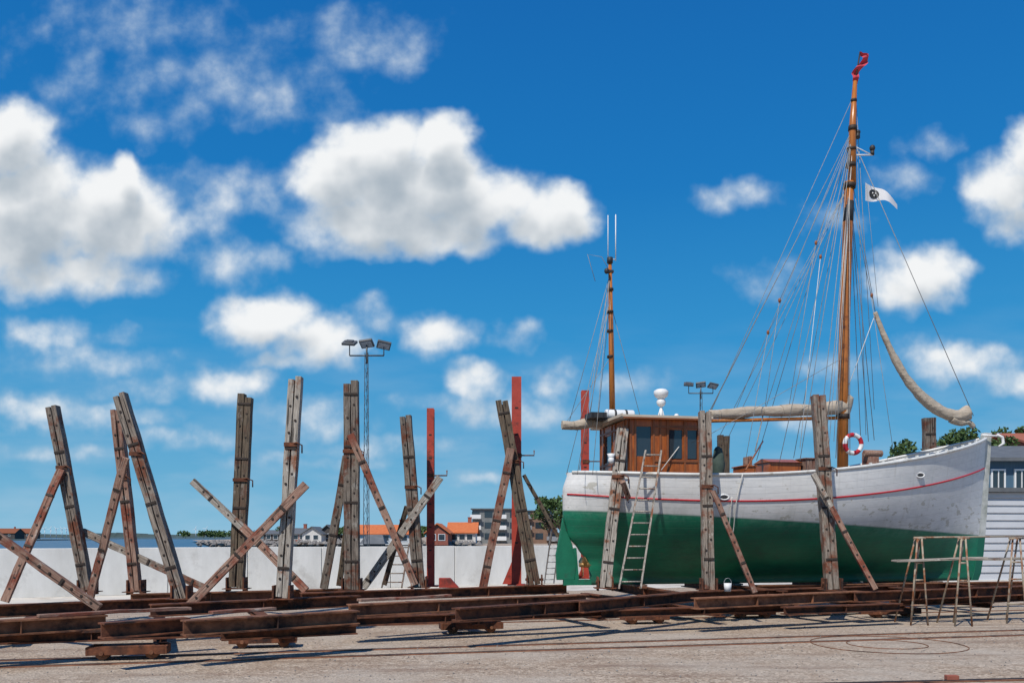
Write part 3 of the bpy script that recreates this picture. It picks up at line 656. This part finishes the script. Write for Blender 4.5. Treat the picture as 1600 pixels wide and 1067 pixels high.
for i in range(41):
    t=i/40*.96+.02; v=1-.42/sheer(t); a=hull(t,v,-1,-.05); b_=hull(t,v,1,-.05); vs+=[a,b_]
mb.add(vs,[(2*i,2*i+1,2*i+3,2*i+2) for i in range(40)]); mb.obj('deck',M_timlight,parent=boat)
def along(vf,rad,mat,name,off=.0,sq=1,t0=0.004,t1=.996,n=70,sides=(-1,1)):
    for sd in sides:
        pts=[]
        for i in range(n+1):
            t=t0+(t1-t0)*(1-math.cos(math.pi*i/n))/2; pts.append(hull(t,vf(t),sd,off))
        MB().tube(pts,rad,6,sq=sq).obj(name,mat,parent=boat)
M_white2=simple('aged_white_paint',(.60,.60,.57),(.74,.74,.71),5,.5,.1,c3=(.42,.38,.31),t3=(.55,.7),s3=3)
along(lambda t:1.0,.04,M_white2,'cap_rail',.0)
along(lambda t:1-(.50+.26*t)/sheer(t),.022,M_boatred,'red_stripe',.002)
mb=MB(); pts=[Vector((xb(v/20)+.06,0,v/20*sheer(1))) for v in range(0,21)]+[Vector((xb(1)+.08,0,sheer(1)+.14))]
vs=[]
for p in pts:
    for sx,sy in((-.12,-.08),(.12,-.045),(.12,.045),(-.12,.08)): vs.append(p+Vector((sx,sy,0)))
n=len(pts); mb.add(vs,[(i*4+a,i*4+(a+1)%4,(i+1)*4+(a+1)%4,(i+1)*4+a) for i in range(n-1) for a in range(4)]+[(0,1,2,3),(n*4-4,n*4-3,n*4-2,n*4-1)])
def stemmat():
    m,nt,b=newmat('stem_paint'); tc=N(nt,'ShaderNodeTexCoord'); s=N(nt,'ShaderNodeSeparateXYZ'); nt.links.new(tc.outputs['Object'],s.inputs[0])
    n=noise_n(nt,ocoord(nt),3,7,.65); w_=mixc(nt,mapr(nt,n,.4,.65),(.58,.59,.56),(.30,.32,.28))
    nt.links.new(mixc(nt,mapr(nt,math_n(nt,'MULTIPLY_ADD',n,.03,s.outputs[2]),1.13,1.15),(.006,.12,.07),w_),b.inputs['Base Color']); b.inputs['Roughness'].default_value=.6; return m
mb.obj('stem',stemmat(),parent=boat,bevel=.01)
mb=MB(); pr=[(-.16,.12),(.26,.12),(.30,.5),(.20,.95),(.06,1.25),(-.02,1.55),(-.07,1.25),(-.18,.7)]
mb.add([(x,-.045,z) for x,z in pr]+[(x,.045,z) for x,z in pr],[tuple(range(8)),tuple(reversed(range(8,16)))]+[(i,(i+1)%8,8+(i+1)%8,8+i) for i in range(8)])
mb.obj('rudder',M_green,parent=boat,bevel=.012)
MB().beam((.0,0,.06),(1.0,0,.06),.13,.1,up=Vector((0,1,0))).beam((.32,0,.1),(.26,0,.85),.09,.07).obj('keel_heel',M_green,parent=boat)
mb=MB(); c=Vector((.46,0,.46)); mb.tube([c+Vector((-.08,0,0)),c+Vector((.3,0,0))],[.05,.08],10)
for k in range(3):
    a=k*2.094+.5; u=Vector((0,math.cos(a),math.sin(a))); w_=Vector((.35,-math.sin(a),math.cos(a))).normalized()
    pts=[c+u*.05-w_*.05,c+u*.16-w_*.10,c+u*.27-w_*.06,c+u*.27+w_*.06,c+u*.16+w_*.10,c+u*.05+w_*.05]
    mb.add(pts+[q+Vector((.02,0,0)) for q in pts],[tuple(range(6)),tuple(reversed(range(6,12)))]+[(i,(i+1)%6,6+(i+1)%6,6+i) for i in range(6)])
mb.obj('propeller',M_brass,parent=boat)
for t,v,nm in ((.735,.86,'hawse_hole'),(.285,.80,'hawse_hole')):
    q=hull(t,v,-1,.0); mb=MB(); mb.tube([q+Vector((.11*math.cos(a*.524),-.015,.055*math.sin(a*.524))) for a in range(13)],.018,6,0,False)
    mb.ell(q+Vector((0,-.006,0)),(.10,.02,.045),12,6,1); mb.obj(nm,[M_white,M_dark],parent=boat)
# wheelhouse
x0,x1,yh,zb,ztp=1.24,2.90,1.02,1.95,3.72
def wallpanel(mb,P,Uv,Ln,z0,z1,holes,th=.05):
    us=sorted({0,Ln}|{h[0] for h in holes}|{h[1] for h in holes})
    for a,b_ in zip(us,us[1:]):
        hs=[h for h in holes if h[0]<=a+1e-6 and h[1]>=b_-1e-6]
        segs=[(z0,z1)] if not hs else [(z0,hs[0][2]),(hs[0][3],z1)]
        for za,zc in segs:
            if zc-za<.01: continue
            A=P+Uv*(a+b_)/2; rot=Matrix((Uv,Vector((-Uv.y,Uv.x,0)),Vector((0,0,1)))).transposed()
            mb.box(A+Vector((0,0,(za+zc)/2)),(b_-a,th,zc-za),0,rot)
wh=MB(); ux_=Vector((1,0,0)); uy_=Vector((0,1,0))
sideh=[(.15,.50,zb+.0,3.56),(.92,1.24,2.84,3.50),(1.36,1.60,2.84,3.50)]
afth=[(.28,.84,2.86,3.50),(1.18,1.70,2.86,3.50)]
wallpanel(wh,Vector((x0,-yh,0)),ux_,x1-x0,zb,ztp,sideh); wallpanel(wh,Vector((x0,yh,0)),ux_,x1-x0,zb,ztp,sideh[1:])
wallpanel(wh,Vector((x0,-yh+.03,0)),uy_,2*yh-.06,zb,ztp,afth); wallpanel(wh,Vector((x1,-yh+.03,0)),uy_,2*yh-.06,zb,ztp,[(.2,.9,2.95,3.5),(1.10,1.80,2.95,3.5)])
who=wh.obj('wheelhouse',M_varn,parent=boat,bevel=.004)
tr=MB()
for lx in (.0,.11,.54,.70,.87,1.28,1.61): tr.box((x0+lx+.01,-yh-.035,(zb+ztp)/2),(.045,.02,ztp-zb))
for z in (2.80,3.56,2.3): tr.box(((x0+x1)/2+.28,-yh-.038,z),(x1-x0-.58,.02,.045))
for ly in (.0,.23,.88,1.13,1.74,2.00): tr.box((x0-.035,-yh+.02+ly,(zb+ztp)/2),(.02,.045,ztp-zb))
for z in (2.80,3.56): tr.box((x0-.038,0,z),(.02,2*yh,.045))
tr.obj('trim',M_brown,parent=who)
for h in sideh: 
    for sy in ((-1,1) if h!=sideh[0] else (-1,)): MB().box((x0+(h[0]+h[1])/2,sy*(yh-.01),(max(h[2],2.9)+h[3])/2-.02),(h[1]-h[0],.012,h[3]-max(h[2],2.86))).obj('window',M_glass,parent=who)
MB().box((x0+.325,-yh+.01,2.42),(.35,.03,.95)).obj('door',M_varn,parent=who)
for h in afth: MB().box((x0+.01,-yh+.03+(h[0]+h[1])/2,3.18),(.012,h[1]-h[0],.64)).obj('window',M_glass,parent=who)
for h in((.2,.9),(1.10,1.80)): MB().box((x1,-yh+.03+(h[0]+h[1])/2,3.22),(.012,h[1]-h[0],.56)).obj('window',M_glass,parent=who)
rf=MB(); vs=[];n=10
for i in range(n+1):
    y=-1.22+2.44*i/n; z=ztp+.05*(1-(y/1.22)**2)+.0
    for x in(x0-.22,x1+.22): vs+=[(x,y,z),(x,y,z+.06)]
fs=[]
for i in range(n):
    a=i*4; fs+=[(a,a+4,a+6,a+2),(a+1,a+3,a+7,a+5),(a,a+1,a+5,a+4),(a+2,a+6,a+7,a+3)]
fs+=[(0,2,3,1),(n*4,n*4+1,n*4+3,n*4+2)]
M_cream=simple('cream_roof_paint',(.50,.42,.32),(.6,.52,.42),3,.6,.05)
rf.add(vs,fs); rf.obj('roof',M_cream,parent=who)
MB().box(((x0+x1)/2,-1.232,ztp+.045),(x1-x0+.46,.02,.05)).box((x0-.232,0,ztp+.065),(.02,2.44,.06)).obj('fascia',M_cream,parent=who)
MB().box(((x0+x1)/2,-1.236,ztp-.0),(x1-x0+.44,.02,.035)).obj('fascia_strip',M_brown,parent=who)
zr=ztp+.11
q=bp(966,646,.1); MB().tube([(q.x-.32,.1,zr+.13),(q.x+.38,.1,zr+.13)],.12,16).obj('life_raft',M_white,parent=boat,bevel=.03)
MB().tube([(q.x-.12,.1,zr+.13),(q.x-.07,.1,zr+.13)],.126,16).tube([(q.x+.15,.1,zr+.13),(q.x+.2,.1,zr+.13)],.126,16).box((q.x-.02,.1,zr+.0),(1.0,.36,.06)).box((q.x-.58,.0,zr+.07),(.38,.5,.12)).obj('raft_cradle',M_dark,parent=boat)
q=bp(1033,612,.2); rd=MB(); rd.tube([(q.x,.2,zr-.05),(q.x,.2,q.z-.34)],.035,8).ell((q.x,.2,q.z-.26),(.11,.11,.11)).tube([(q.x-.13,.2,zr-.05),(q.x,.2,q.z-.35)],.015,6).tube([(q.x+.13,.2,zr-.05),(q.x,.2,q.z-.35)],.015,6)
rd.tube([(q.x,.2,q.z-.18),(q.x,.2,q.z-.12),(q.x,.2,q.z-.05),(q.x,.2,q.z+.01),(q.x,.2,q.z+.05),(q.x,.2,q.z+.065)],[.07,.15,.175,.17,.11,.04],20).obj('radar',M_white,parent=boat)
q=bp(1057,640,.3); MB().tube([(q.x,.3,zr-.05),(q.x,.3,zr+.14)],.03,8).ell((q.x,.3,zr+.17),(.06,.06,.06)).obj('searchlight',M_white,parent=boat)
q=bp(955,712,-1.1); MB().tube([(q.x,-1.10,q.z-.1),(q.x,-1.10,q.z+.04)],[.04,.09],10).ell((q.x,-1.10,q.z-.1),(.07,.07,.08)).obj('deck_lamp',M_white,parent=boat)
def bez(pts,n=24):
    P=[Vector(p) for p in pts]; P=[P[0]*2-P[1]]+P+[P[-1]*2-P[-2]]; o=[]
    for i in range(1,len(P)-2):
        for k in range(n):
            t=k/n; a,b_,c_,d=P[i-1:i+3]; o.append(.5*((2*b_)+(c_-a)*t+(2*a-5*b_+4*c_-d)*t*t+(-a+3*b_-3*c_+d)*t**3))
    o.append(P[-2]); return o
mb0=bp(1316,740); mt=bp(1336,128); mb0.z=1.8
mast=MB().tube([mb0,bp(1318,560),bp(1325,345),bp(1327,285)],[.135,.13,.12,.115],16).obj('mainmast',M_mast,parent=boat)
MB().tube([bp(1329,290)+Vector((.04,0,0)),bp(1332,200),mt],[.10,.085,.05],14).obj('topmast',M_mast,parent=mast)
MB().tube([bp(1325,347),bp(1326.5,316)],[.127,.124],16).obj('mast_collar',M_dark,parent=mast)
for (xa,ya,xc,yc,r) in ((1327,295,1327.4,288,.15),(1329,262,1329.5,256,.125),(1332,205,1332.4,198,.105),(1317,655,1317,648,.16),(1330.5,236,1330.6,232,.11),(1334,160,1334,156,.075)):
    MB().tube([bp(xa,ya),bp(xc,yc)],r,14).obj('mast_band',M_hole,parent=mast)
a=bp(1330,243); b_=bp(1363,243); MB().tube([a,b_],.02,8).tube([bp(1332,228),b_],.012,6).obj('lamp_arm',M_white,parent=mast)
MB().tube([b_,b_+Vector((0,0,.1))],.05,10).ell(b_+Vector((0,0,.17)),(.07,.07,.08)).obj('mast_lamp',M_dark,parent=mast)
q=bp(1340,217); MB().tube([q,q+Vector((0,0,.12))],.06,10).ell(q+Vector((0,0,.15)),(.07,.07,.06)).obj('mast_lamp',M_dark,parent=mast)
M_redcloth=simple('red_cloth',(.50,.03,.05),(.62,.07,.09),4,.8,.2)
MB().tube([bp(1336,130),bp(1344,82)],.018,6).obj('pennant_staff',M_hole,parent=mast)
P=[bp(1339,132),bp(1336,122),bp(1340,110),bp(1350,100),bp(1352,90),bp(1344,84)]
pts=bez(P,6); vs=[]
for i,p in enumerate(pts):
    t=i/(len(pts)-1); wv=.05+.06*math.sin(t*3.1); vs+=[p+Vector((-wv,.04*math.sin(i*.8),0)),p+Vector((0,.07*math.cos(i*.7),.02)),p+Vector((wv,.05*math.cos(i*.6),.03))]
MB().add(vs,[(3*i+k,3*i+k+1,3*i+k+4,3*i+k+3) for i in range(len(pts)-1) for k in(0,1)],0,True).obj('red_pennant',M_redcloth,parent=mast)
n=16
def flagpt(u,v):
    h=.30*(1-u*.75); x=1352+50*u; y=300+ 25*u*u*.9+ (v-.5)*2*(h*63*.75)+3*math.sin(u*7)
    return bp(x,y,.10*math.sin(u*6.5))
mb=MB(); vs=[]
for i in range(n+1):
    for j in range(5): vs.append(flagpt(i/n,j/4))
mb.add(vs,[(i*5+j,i*5+j+1,i*5+j+6,i*5+j+5) for i in range(n) for j in range(4)],0,True); fo_=mb.obj('white_pennant',simple('white_cloth',(.7,.71,.74),(.8,.8,.82),4,.8,.2),parent=mast)
def fpt(a,r,o): 
    u=.27+r*math.cos(a)*.155; v=.5+r*math.sin(a)*.32
    return flagpt(u,v)+Vector((0,-o,0))
ring=[fpt(k*.3927,1,.012) for k in range(16)]; mid_=[fpt(k*.3927,.5,.012) for k in range(16)]
MB().add(ring+mid_+[fpt(0,0,.012)],[(k,(k+1)%16,16+(k+1)%16,16+k) for k in range(16)]+[(16+k,16+(k+1)%16,32) for k in range(16)]).obj('emblem_disc',M_dark,parent=fo_)
for (uu_,vv_) in((.22,.44),(.31,.44),(.265,.60)):
    cc=flagpt(uu_,vv_)+Vector((0,-.02,0)); MB().ell(cc,(.02,.004,.024),8,5).obj('emblem_dot',M_white,parent=fo_)
mz0=bp(957,640,.5); mzt=bp(953,403,.5); mz0.z=ztp
mz=MB().tube([mz0,(mz0+mzt)/2,mzt],[.075,.065,.04],12).obj('mizzenmast',M_mast,parent=boat)
MB().tube([bp(953,412,.5),bp(953,403,.5)],.07,10).box(bp(953,425,.5),(.16,.1,.06)).ell(bp(948,424,.4),(.06,.06,.07)).obj('mast_fitting',M_dark,parent=mz)
MB().tube([bp(950,410,.5),bp(950,337,.5)],.010,6).tube([bp(953,406,.5),bp(962,406,.5)],.012,6).obj('antenna',M_white,parent=mz)
MB().tube([bp(962,408,.5),bp(962,336,.5)],.013,6).obj('antenna',M_white,parent=mz)
MB().tube([bp(953,425,.5),bp(940,402,.5),bp(918,398,.5),bp(930,440,.5)],.007,5).obj('wire_antenna',M_rope,parent=mz)
for y in (455,490,520,560): MB().tube([bp(953.5,y,.5),bp(953.5,y-4,.5)],.078,10).obj('mast_band',M_hole,parent=mz)
def furl(name,P,rm,n=14,lump=.06,ties=True,every=9,fold=.02,k=20):
    pts=bez(P,n); N_=len(pts); rad=[]
    for i in range(N_):
        t=i/(N_-1); rad.append(rm(t)*(1+lump*noise.noise(Vector((i*.3,1.7,rm(0)*9))))*(1-.08*(1 if ties and i>3 and (i-5)%every==0 else 0)))
    m_=MB(); m_.tube(pts,rad,k,sq=1.2)
    o=[]
    for j,v in enumerate(m_.v):
        i=j//k; an=j%k; c=pts[min(i,N_-1)]; d=(v-c)
        if d.length>1e-4:
            d=d.normalized(); f=noise.noise(Vector((an*.9,i*.12,rm(0)*30)))*fold+abs(noise.noise(Vector((i*.3,an*.35,4))))*fold*.6
            v=v+d*f*min(1,rm(min(1,i/(N_-1)))/.08)
        o.append(v)
    m_.v=o
    so_=m_.obj(name,M_canvas,parent=boat)
    if ties:
        for i in range(5,N_-3,every):
            d_=(pts[i+1]-pts[i]).normalized(); MB().tube([pts[i],pts[i]+d_*.02],rad[i]*1.12,16,sq=1.2).obj('sail_tie',M_canvas,parent=so_)
    return so_
furl('furled_mainsail',[bp(1326,635),bp(1300,638),bp(1270,641),bp(1240,641),bp(1210,643),bp(1180,643),bp(1150,646),bp(1108,648)],lambda t:.135-.045*t+.01*math.sin(t*17),8,every=8)
MB().tube([bp(1322,653),bp(1104,658)],.045,10).obj('boom',M_mast,parent=boat)
MB().tube(bez([bp(1325,618),bp(1323,632),bp(1318,648),bp(1314,662)],4),[.07]+[.14]*8+[.07]*4,12).obj('sail_cover_head',M_canvas,parent=boat)
furl('furled_mizzen',[bp(940,660,.3),bp(920,661,.3),bp(900,665,.3),bp(878,664,.3)],lambda t:.10-.02*t,6,every=8)
furl('furled_jib',[bp(1367,488),bp(1383,528),bp(1402,568),bp(1422,600),bp(1446,626),bp(1472,644),bp(1496,650),bp(1512,645)],lambda t:.04+.07*min(1,t*1.6)+.05*max(0,t-.8)*4,14,lump=.08,ties=False,fold=.03)
furl('jib_bag',[bp(1486,654),bp(1500,660),bp(1513,660),bp(1522,668)],lambda t:.09-.05*t,6,ties=False,fold=.04)
def line(a,b_,r=.007,nm='stay',mat=None,sag=0):
    a=Vector(a);b_=Vector(b_); pts=[a,b_]
    if sag: pts=bez([a,(a+b_)/2-Vector((0,0,sag)),b_],8)
    MB().tube(pts,r,5).obj(nm,mat or M_rope,parent=boat)
top=bp(1334,150); hd=bp(1327,288); t2=bp(1331,215)
for px,py,ly in ((1288,718,-1.6),(1306,716,-1.6),(1328,712,-1.6),(1345,690,1.5),(1357,690,1.5),(1366,688,1.5)): line(hd,bp(px,py,ly),.009,'shroud')
for px,py,ly in ((1276,722,-1.6),(1250,720,-1.6),(1218,722,-1.3),(1182,720,1.4),(1240,716,1.5)): line(t2,bp(px,py,ly),.008,'shroud')
for px,py,ly in ((1110,640,0),(1108,646,.1),(1150,640,0),(1196,640,0)): line(bp(1331,205),bp(px,py,ly),.007,'topping_lift')
line(top,bp(1090,690,.6),.007,'backstay'); line(hd,bp(1120,690,1.2),.007,'backstay'); line(hd,bp(1135,690,1.0),.007,'backstay')
line(bp(1316,560,-.1),bp(1090,690,-1.2),.006,'sheet',M_rope)
line(t2,bp(1521,650),.009,'forestay'); line(bp(1328,262),bp(1368,490),.007,'jib_halyard'); line(bp(1362,462),bp(1368,490),.008,'jib_halyard'); line(hd,bp(1361,462),.007,'jib_halyard')
line(bp(1368,490),bp(1312,640),.008,'sheet',M_ropew); line(bp(1361,462),bp(1395,700,-.6),.006,'sheet')
line(mt,bp(1366,640,.5),.007,'halyard'); line(mt,bp(1353,680,.3),.006,'halyard'); line(bp(1335,170),bp(1309,640,-.4),.007,'halyard',M_ropew); line(bp(1330,240),bp(1303,690,-.5),.007,'halyard',M_ropew); line(bp(1330,240),bp(1296,690,-.5),.006,'halyard',M_ropew)
line(bp(1354,290),bp(1372,480,.3),.005,'flag_halyard')
for x,y in ((1362,462),(1218,470),(1200,520),(1275,380),(1282,402)): MB().ell(bp(x,y),(.035,.035,.06)).obj('pulley_block',M_brown,parent=boat)
line(bp(1218,470),bp(1195,640),.007,'tackle'); line(bp(1200,520),bp(1166,715,-.8),.007,'tackle'); line(bp(1275,380),bp(1232,640),.007,'tackle'); line(bp(1282,402),bp(1250,700,-1),.007,'tackle',M_ropew); line(bp(1218,470),t2,.007,'tackle'); line(bp(1200,520),hd,.006,'tackle'); line(bp(1275,380),t2,.006,'tackle'); line(bp(1282,402),hd,.006,'tackle')
mh=bp(953,430,.5); mm_=bp(953,470,.5)
for px,py,ly in ((890,658,1),(902,742,-.9),(916,690,1),(926,742,-1.0)): line(mh,bp(px,py,ly),.007,'shroud')
for px,py,ly in ((885,742,.2),(905,735,.9),(935,650,1),(1000,650,1)): line(mm_,bp(px,py,ly),.007,'shroud')
line(bp(953,560,.5),bp(885,660,.3),.006,'topping_lift')
line(bp(1192,690),bp(1165,735,-1.3),.02,'mainsheet',M_brown); line(bp(1192,650),bp(1180,705,-.5),.015,'mainsheet',M_rope)
line(bp(1090,660,-.8),bp(1033,735,-1.2),.012,'boat_hook',M_ropew)
pts=bez([hull(.31,1,-1,.05),hull(.31,.75,-1,.04),hull(.312,.5,-1,.06),hull(.306,.46,-1,.07),hull(.303,.6,-1,.05),hull(.30,.8,-1,.04)],8); MB().tube(pts,.012,6).obj('hanging_rope',M_ropew,parent=boat)
a=bp(1200,724,-.2)
mb=MB(); mb.box((a.x+.35,0,a.z-.17),(.8,.8,.36)); mb.add([(a.x-.08,-.46,a.z+.012),(a.x+.78,-.46,a.z+.012),(a.x+.78,0,a.z+.12),(a.x-.08,0,a.z+.12),(a.x-.08,.46,a.z+.012),(a.x+.78,.46,a.z+.012)],[(0,1,2,3),(5,4,3,2),(0,3,4),(1,5,2),(0,4,5,1)]); mb.obj('hatch',M_varn,parent=boat,bevel=.01)
a=bp(1163,734,0); MB().box((a.x,0,a.z-.1),(.3,.6,.3)).box((a.x,0,a.z+.065),(.36,.66,.03)).obj('skylight',M_varn,parent=boat,bevel=.01)
a=bp(1262,722,-.3); MB().box((a.x,-.3,a.z-.1),(.34,.4,.3)).box((a.x,-.3,a.z+.065),(.4,.46,.03)).obj('deck_box',M_timred,parent=boat,bevel=.01)
a=bp(1122,712,.5); mb=MB(); mb.ell((a.x,.5,a.z-.25),(.15,.2,.5),14,10); mb.v=[v+Vector((.08,.08,.07))*noise.noise(v*5) for v in mb.v]; mb.obj('covered_winch',M_greencanvas,parent=boat)
a=bp(1360,700,.4); MB().box((a.x,.4,a.z-.3),(.3,.3,.4)).tube([(a.x-.25,.3,a.z-.15),(a.x+.25,.3,a.z-.15)],.09,10).obj('windlass',M_timred,parent=boat,bevel=.02)
q=bp(1333,694,-.55); mb=MB(); vs=[];n=32;k=10
for i in range(n):
    a=2*math.pi*i/n
    for j in range(k):
        b2=2*math.pi*j/k; r=.22+.055*math.cos(b2); vs.append(q+Vector((r*math.cos(a),.05*math.sin(b2),r*math.sin(a))))
for i in range(n):
    for j in range(k):
        mb.f.append([i*k+j,((i+1)%n)*k+j,((i+1)%n)*k+(j+1)%k,i*k+(j+1)%k]); mb.m.append(0 if (i//4)%2 else 1); mb.sm.append(True)
mb.v=vs; mb.obj('lifebuoy',[M_white,M_boatred],parent=boat)
q=Vector((xb(1)+.1,0,sheer(1)+.02)); MB().tube([q+Vector((-.3,-.15,.05)),q+Vector((.25,-.18,.02))],.025,8).tube([q+Vector((.12,-.2,.06)),q+Vector((.26,-.2,.0)),q+Vector((.3,-.2,-.16)),q+Vector((.15,-.2,-.24))],[.03,.04,.04,.02],8).obj('anchor',M_white,parent=boat)
for i in range(12):
    t=.60+i*.03
    MB().box(hull(t,1,-1,-.05)+Vector((0,0,.03)),(.05,.05,.08)).obj('timber_head',M_white2,parent=boat)
def bw(lx,ly,z): return Vector((Xs+cY*lx-sY*ly,Ys+sY*lx+cY*ly,z))
for lx in (1.8,4.2,7.4,9.6):
    girder(bw(lx,-2.4 if lx<9 else -1.5,.62),bw(lx,2.9,.62),h=.2,label='rusty cross girder carrying the boat keel')
    p=bw(lx,0,.62); MB().box(p+Vector((0,0,.02)),(.3,.5,.04),0,Matrix.Rotation(YAW,3,'Z')).obj('keel_block',M_timber,loc=p,bevel=.006,label='timber packing block under the keel',cat='block',group='keel blocks')
def bucket(p,mat,lab,r=.11,h=.24):
    e=empty('bucket',p,lab,'bucket','buckets near the boat'); MB().tube([(0,0,0),(0,0,h)],[r*.82,r],18).obj('pail',mat,parent=e); MB().tube([(r*math.cos(a*.314),0,h*.9+.12*math.sin(a*.314)) for a in range(11)],.005,5).obj('handle',M_grey,parent=e)
bucket(at(1137,924,zt),M_white,'white paint bucket standing on the girder',.08,.17)
def trestle(P,lab):
    b0=P[0][0].copy(); e=empty('pipe_trestle',b0,lab,'trestle','pipe trestles beside the bow')
    for a,b_ in P: MB().tube([a-b0,b_-b0],.019,8).obj('pipe',M_pipe,parent=e)
M_pipe=simple('painted_pipe',(.30,.25,.18),(.44,.39,.31),5,.6,.2,c3=(.22,.08,.03),t3=(.45,.6),s3=5)
def tre(px,d,wpx):
    a=Vector(((px-800)/F*d,d,0)); k=wpx/F*d
    z=1.74
    P=[(a,a+Vector((.18,.1,z))),(a+Vector((k,0,0)),a+Vector((k-.18+.1,.1,z))),(a+Vector((.0,.75,0)),a+Vector((.16,.15,z))),(a+Vector((k,.75,0)),a+Vector((k-.1,.15,z))),
       (a+Vector((.1,.1,z)),a+Vector((k,.1,z))),(a+Vector((.09,.08,.9)),a+Vector((k-.06,.08,.9))),(a+Vector((.13,.08,1.25)),a+Vector((k-.08,.08,1.25))),(a+Vector((.02,.02,.4)),a+Vector((k-.02,.02,.4)))]
    trestle(P,'paint-splashed steel pipe trestle beside the bow')
tre(1423,17.9,27); tre(1492,17.7,27); tre(1573,18.3,31)
a=W(1396,876,17.95);b_=W(1535,872,18.05); timber('staging_plank',a,b_,.045,.24,M_timlight,holes=False,split=False,label='pale plank laid across the trestles',cat='plank')
a=W(1500,874,18.3);b_=W(1612,873,18.6); timber('staging_plank',a,b_,.045,.24,M_timlight,holes=False,split=False,label='pale plank laid across the trestles',cat='plank')
MB().tube([W(1428,840,18.05),W(1600,838,18.35)],.018,8).obj('guard_pipe',M_pipe,loc=W(1428,840,18.05),label='long pipe laid along the trestle tops',cat='pipe')
scene.view_settings.view_transform='Standard'; scene.view_settings.look='None'; scene.view_settings.exposure=0
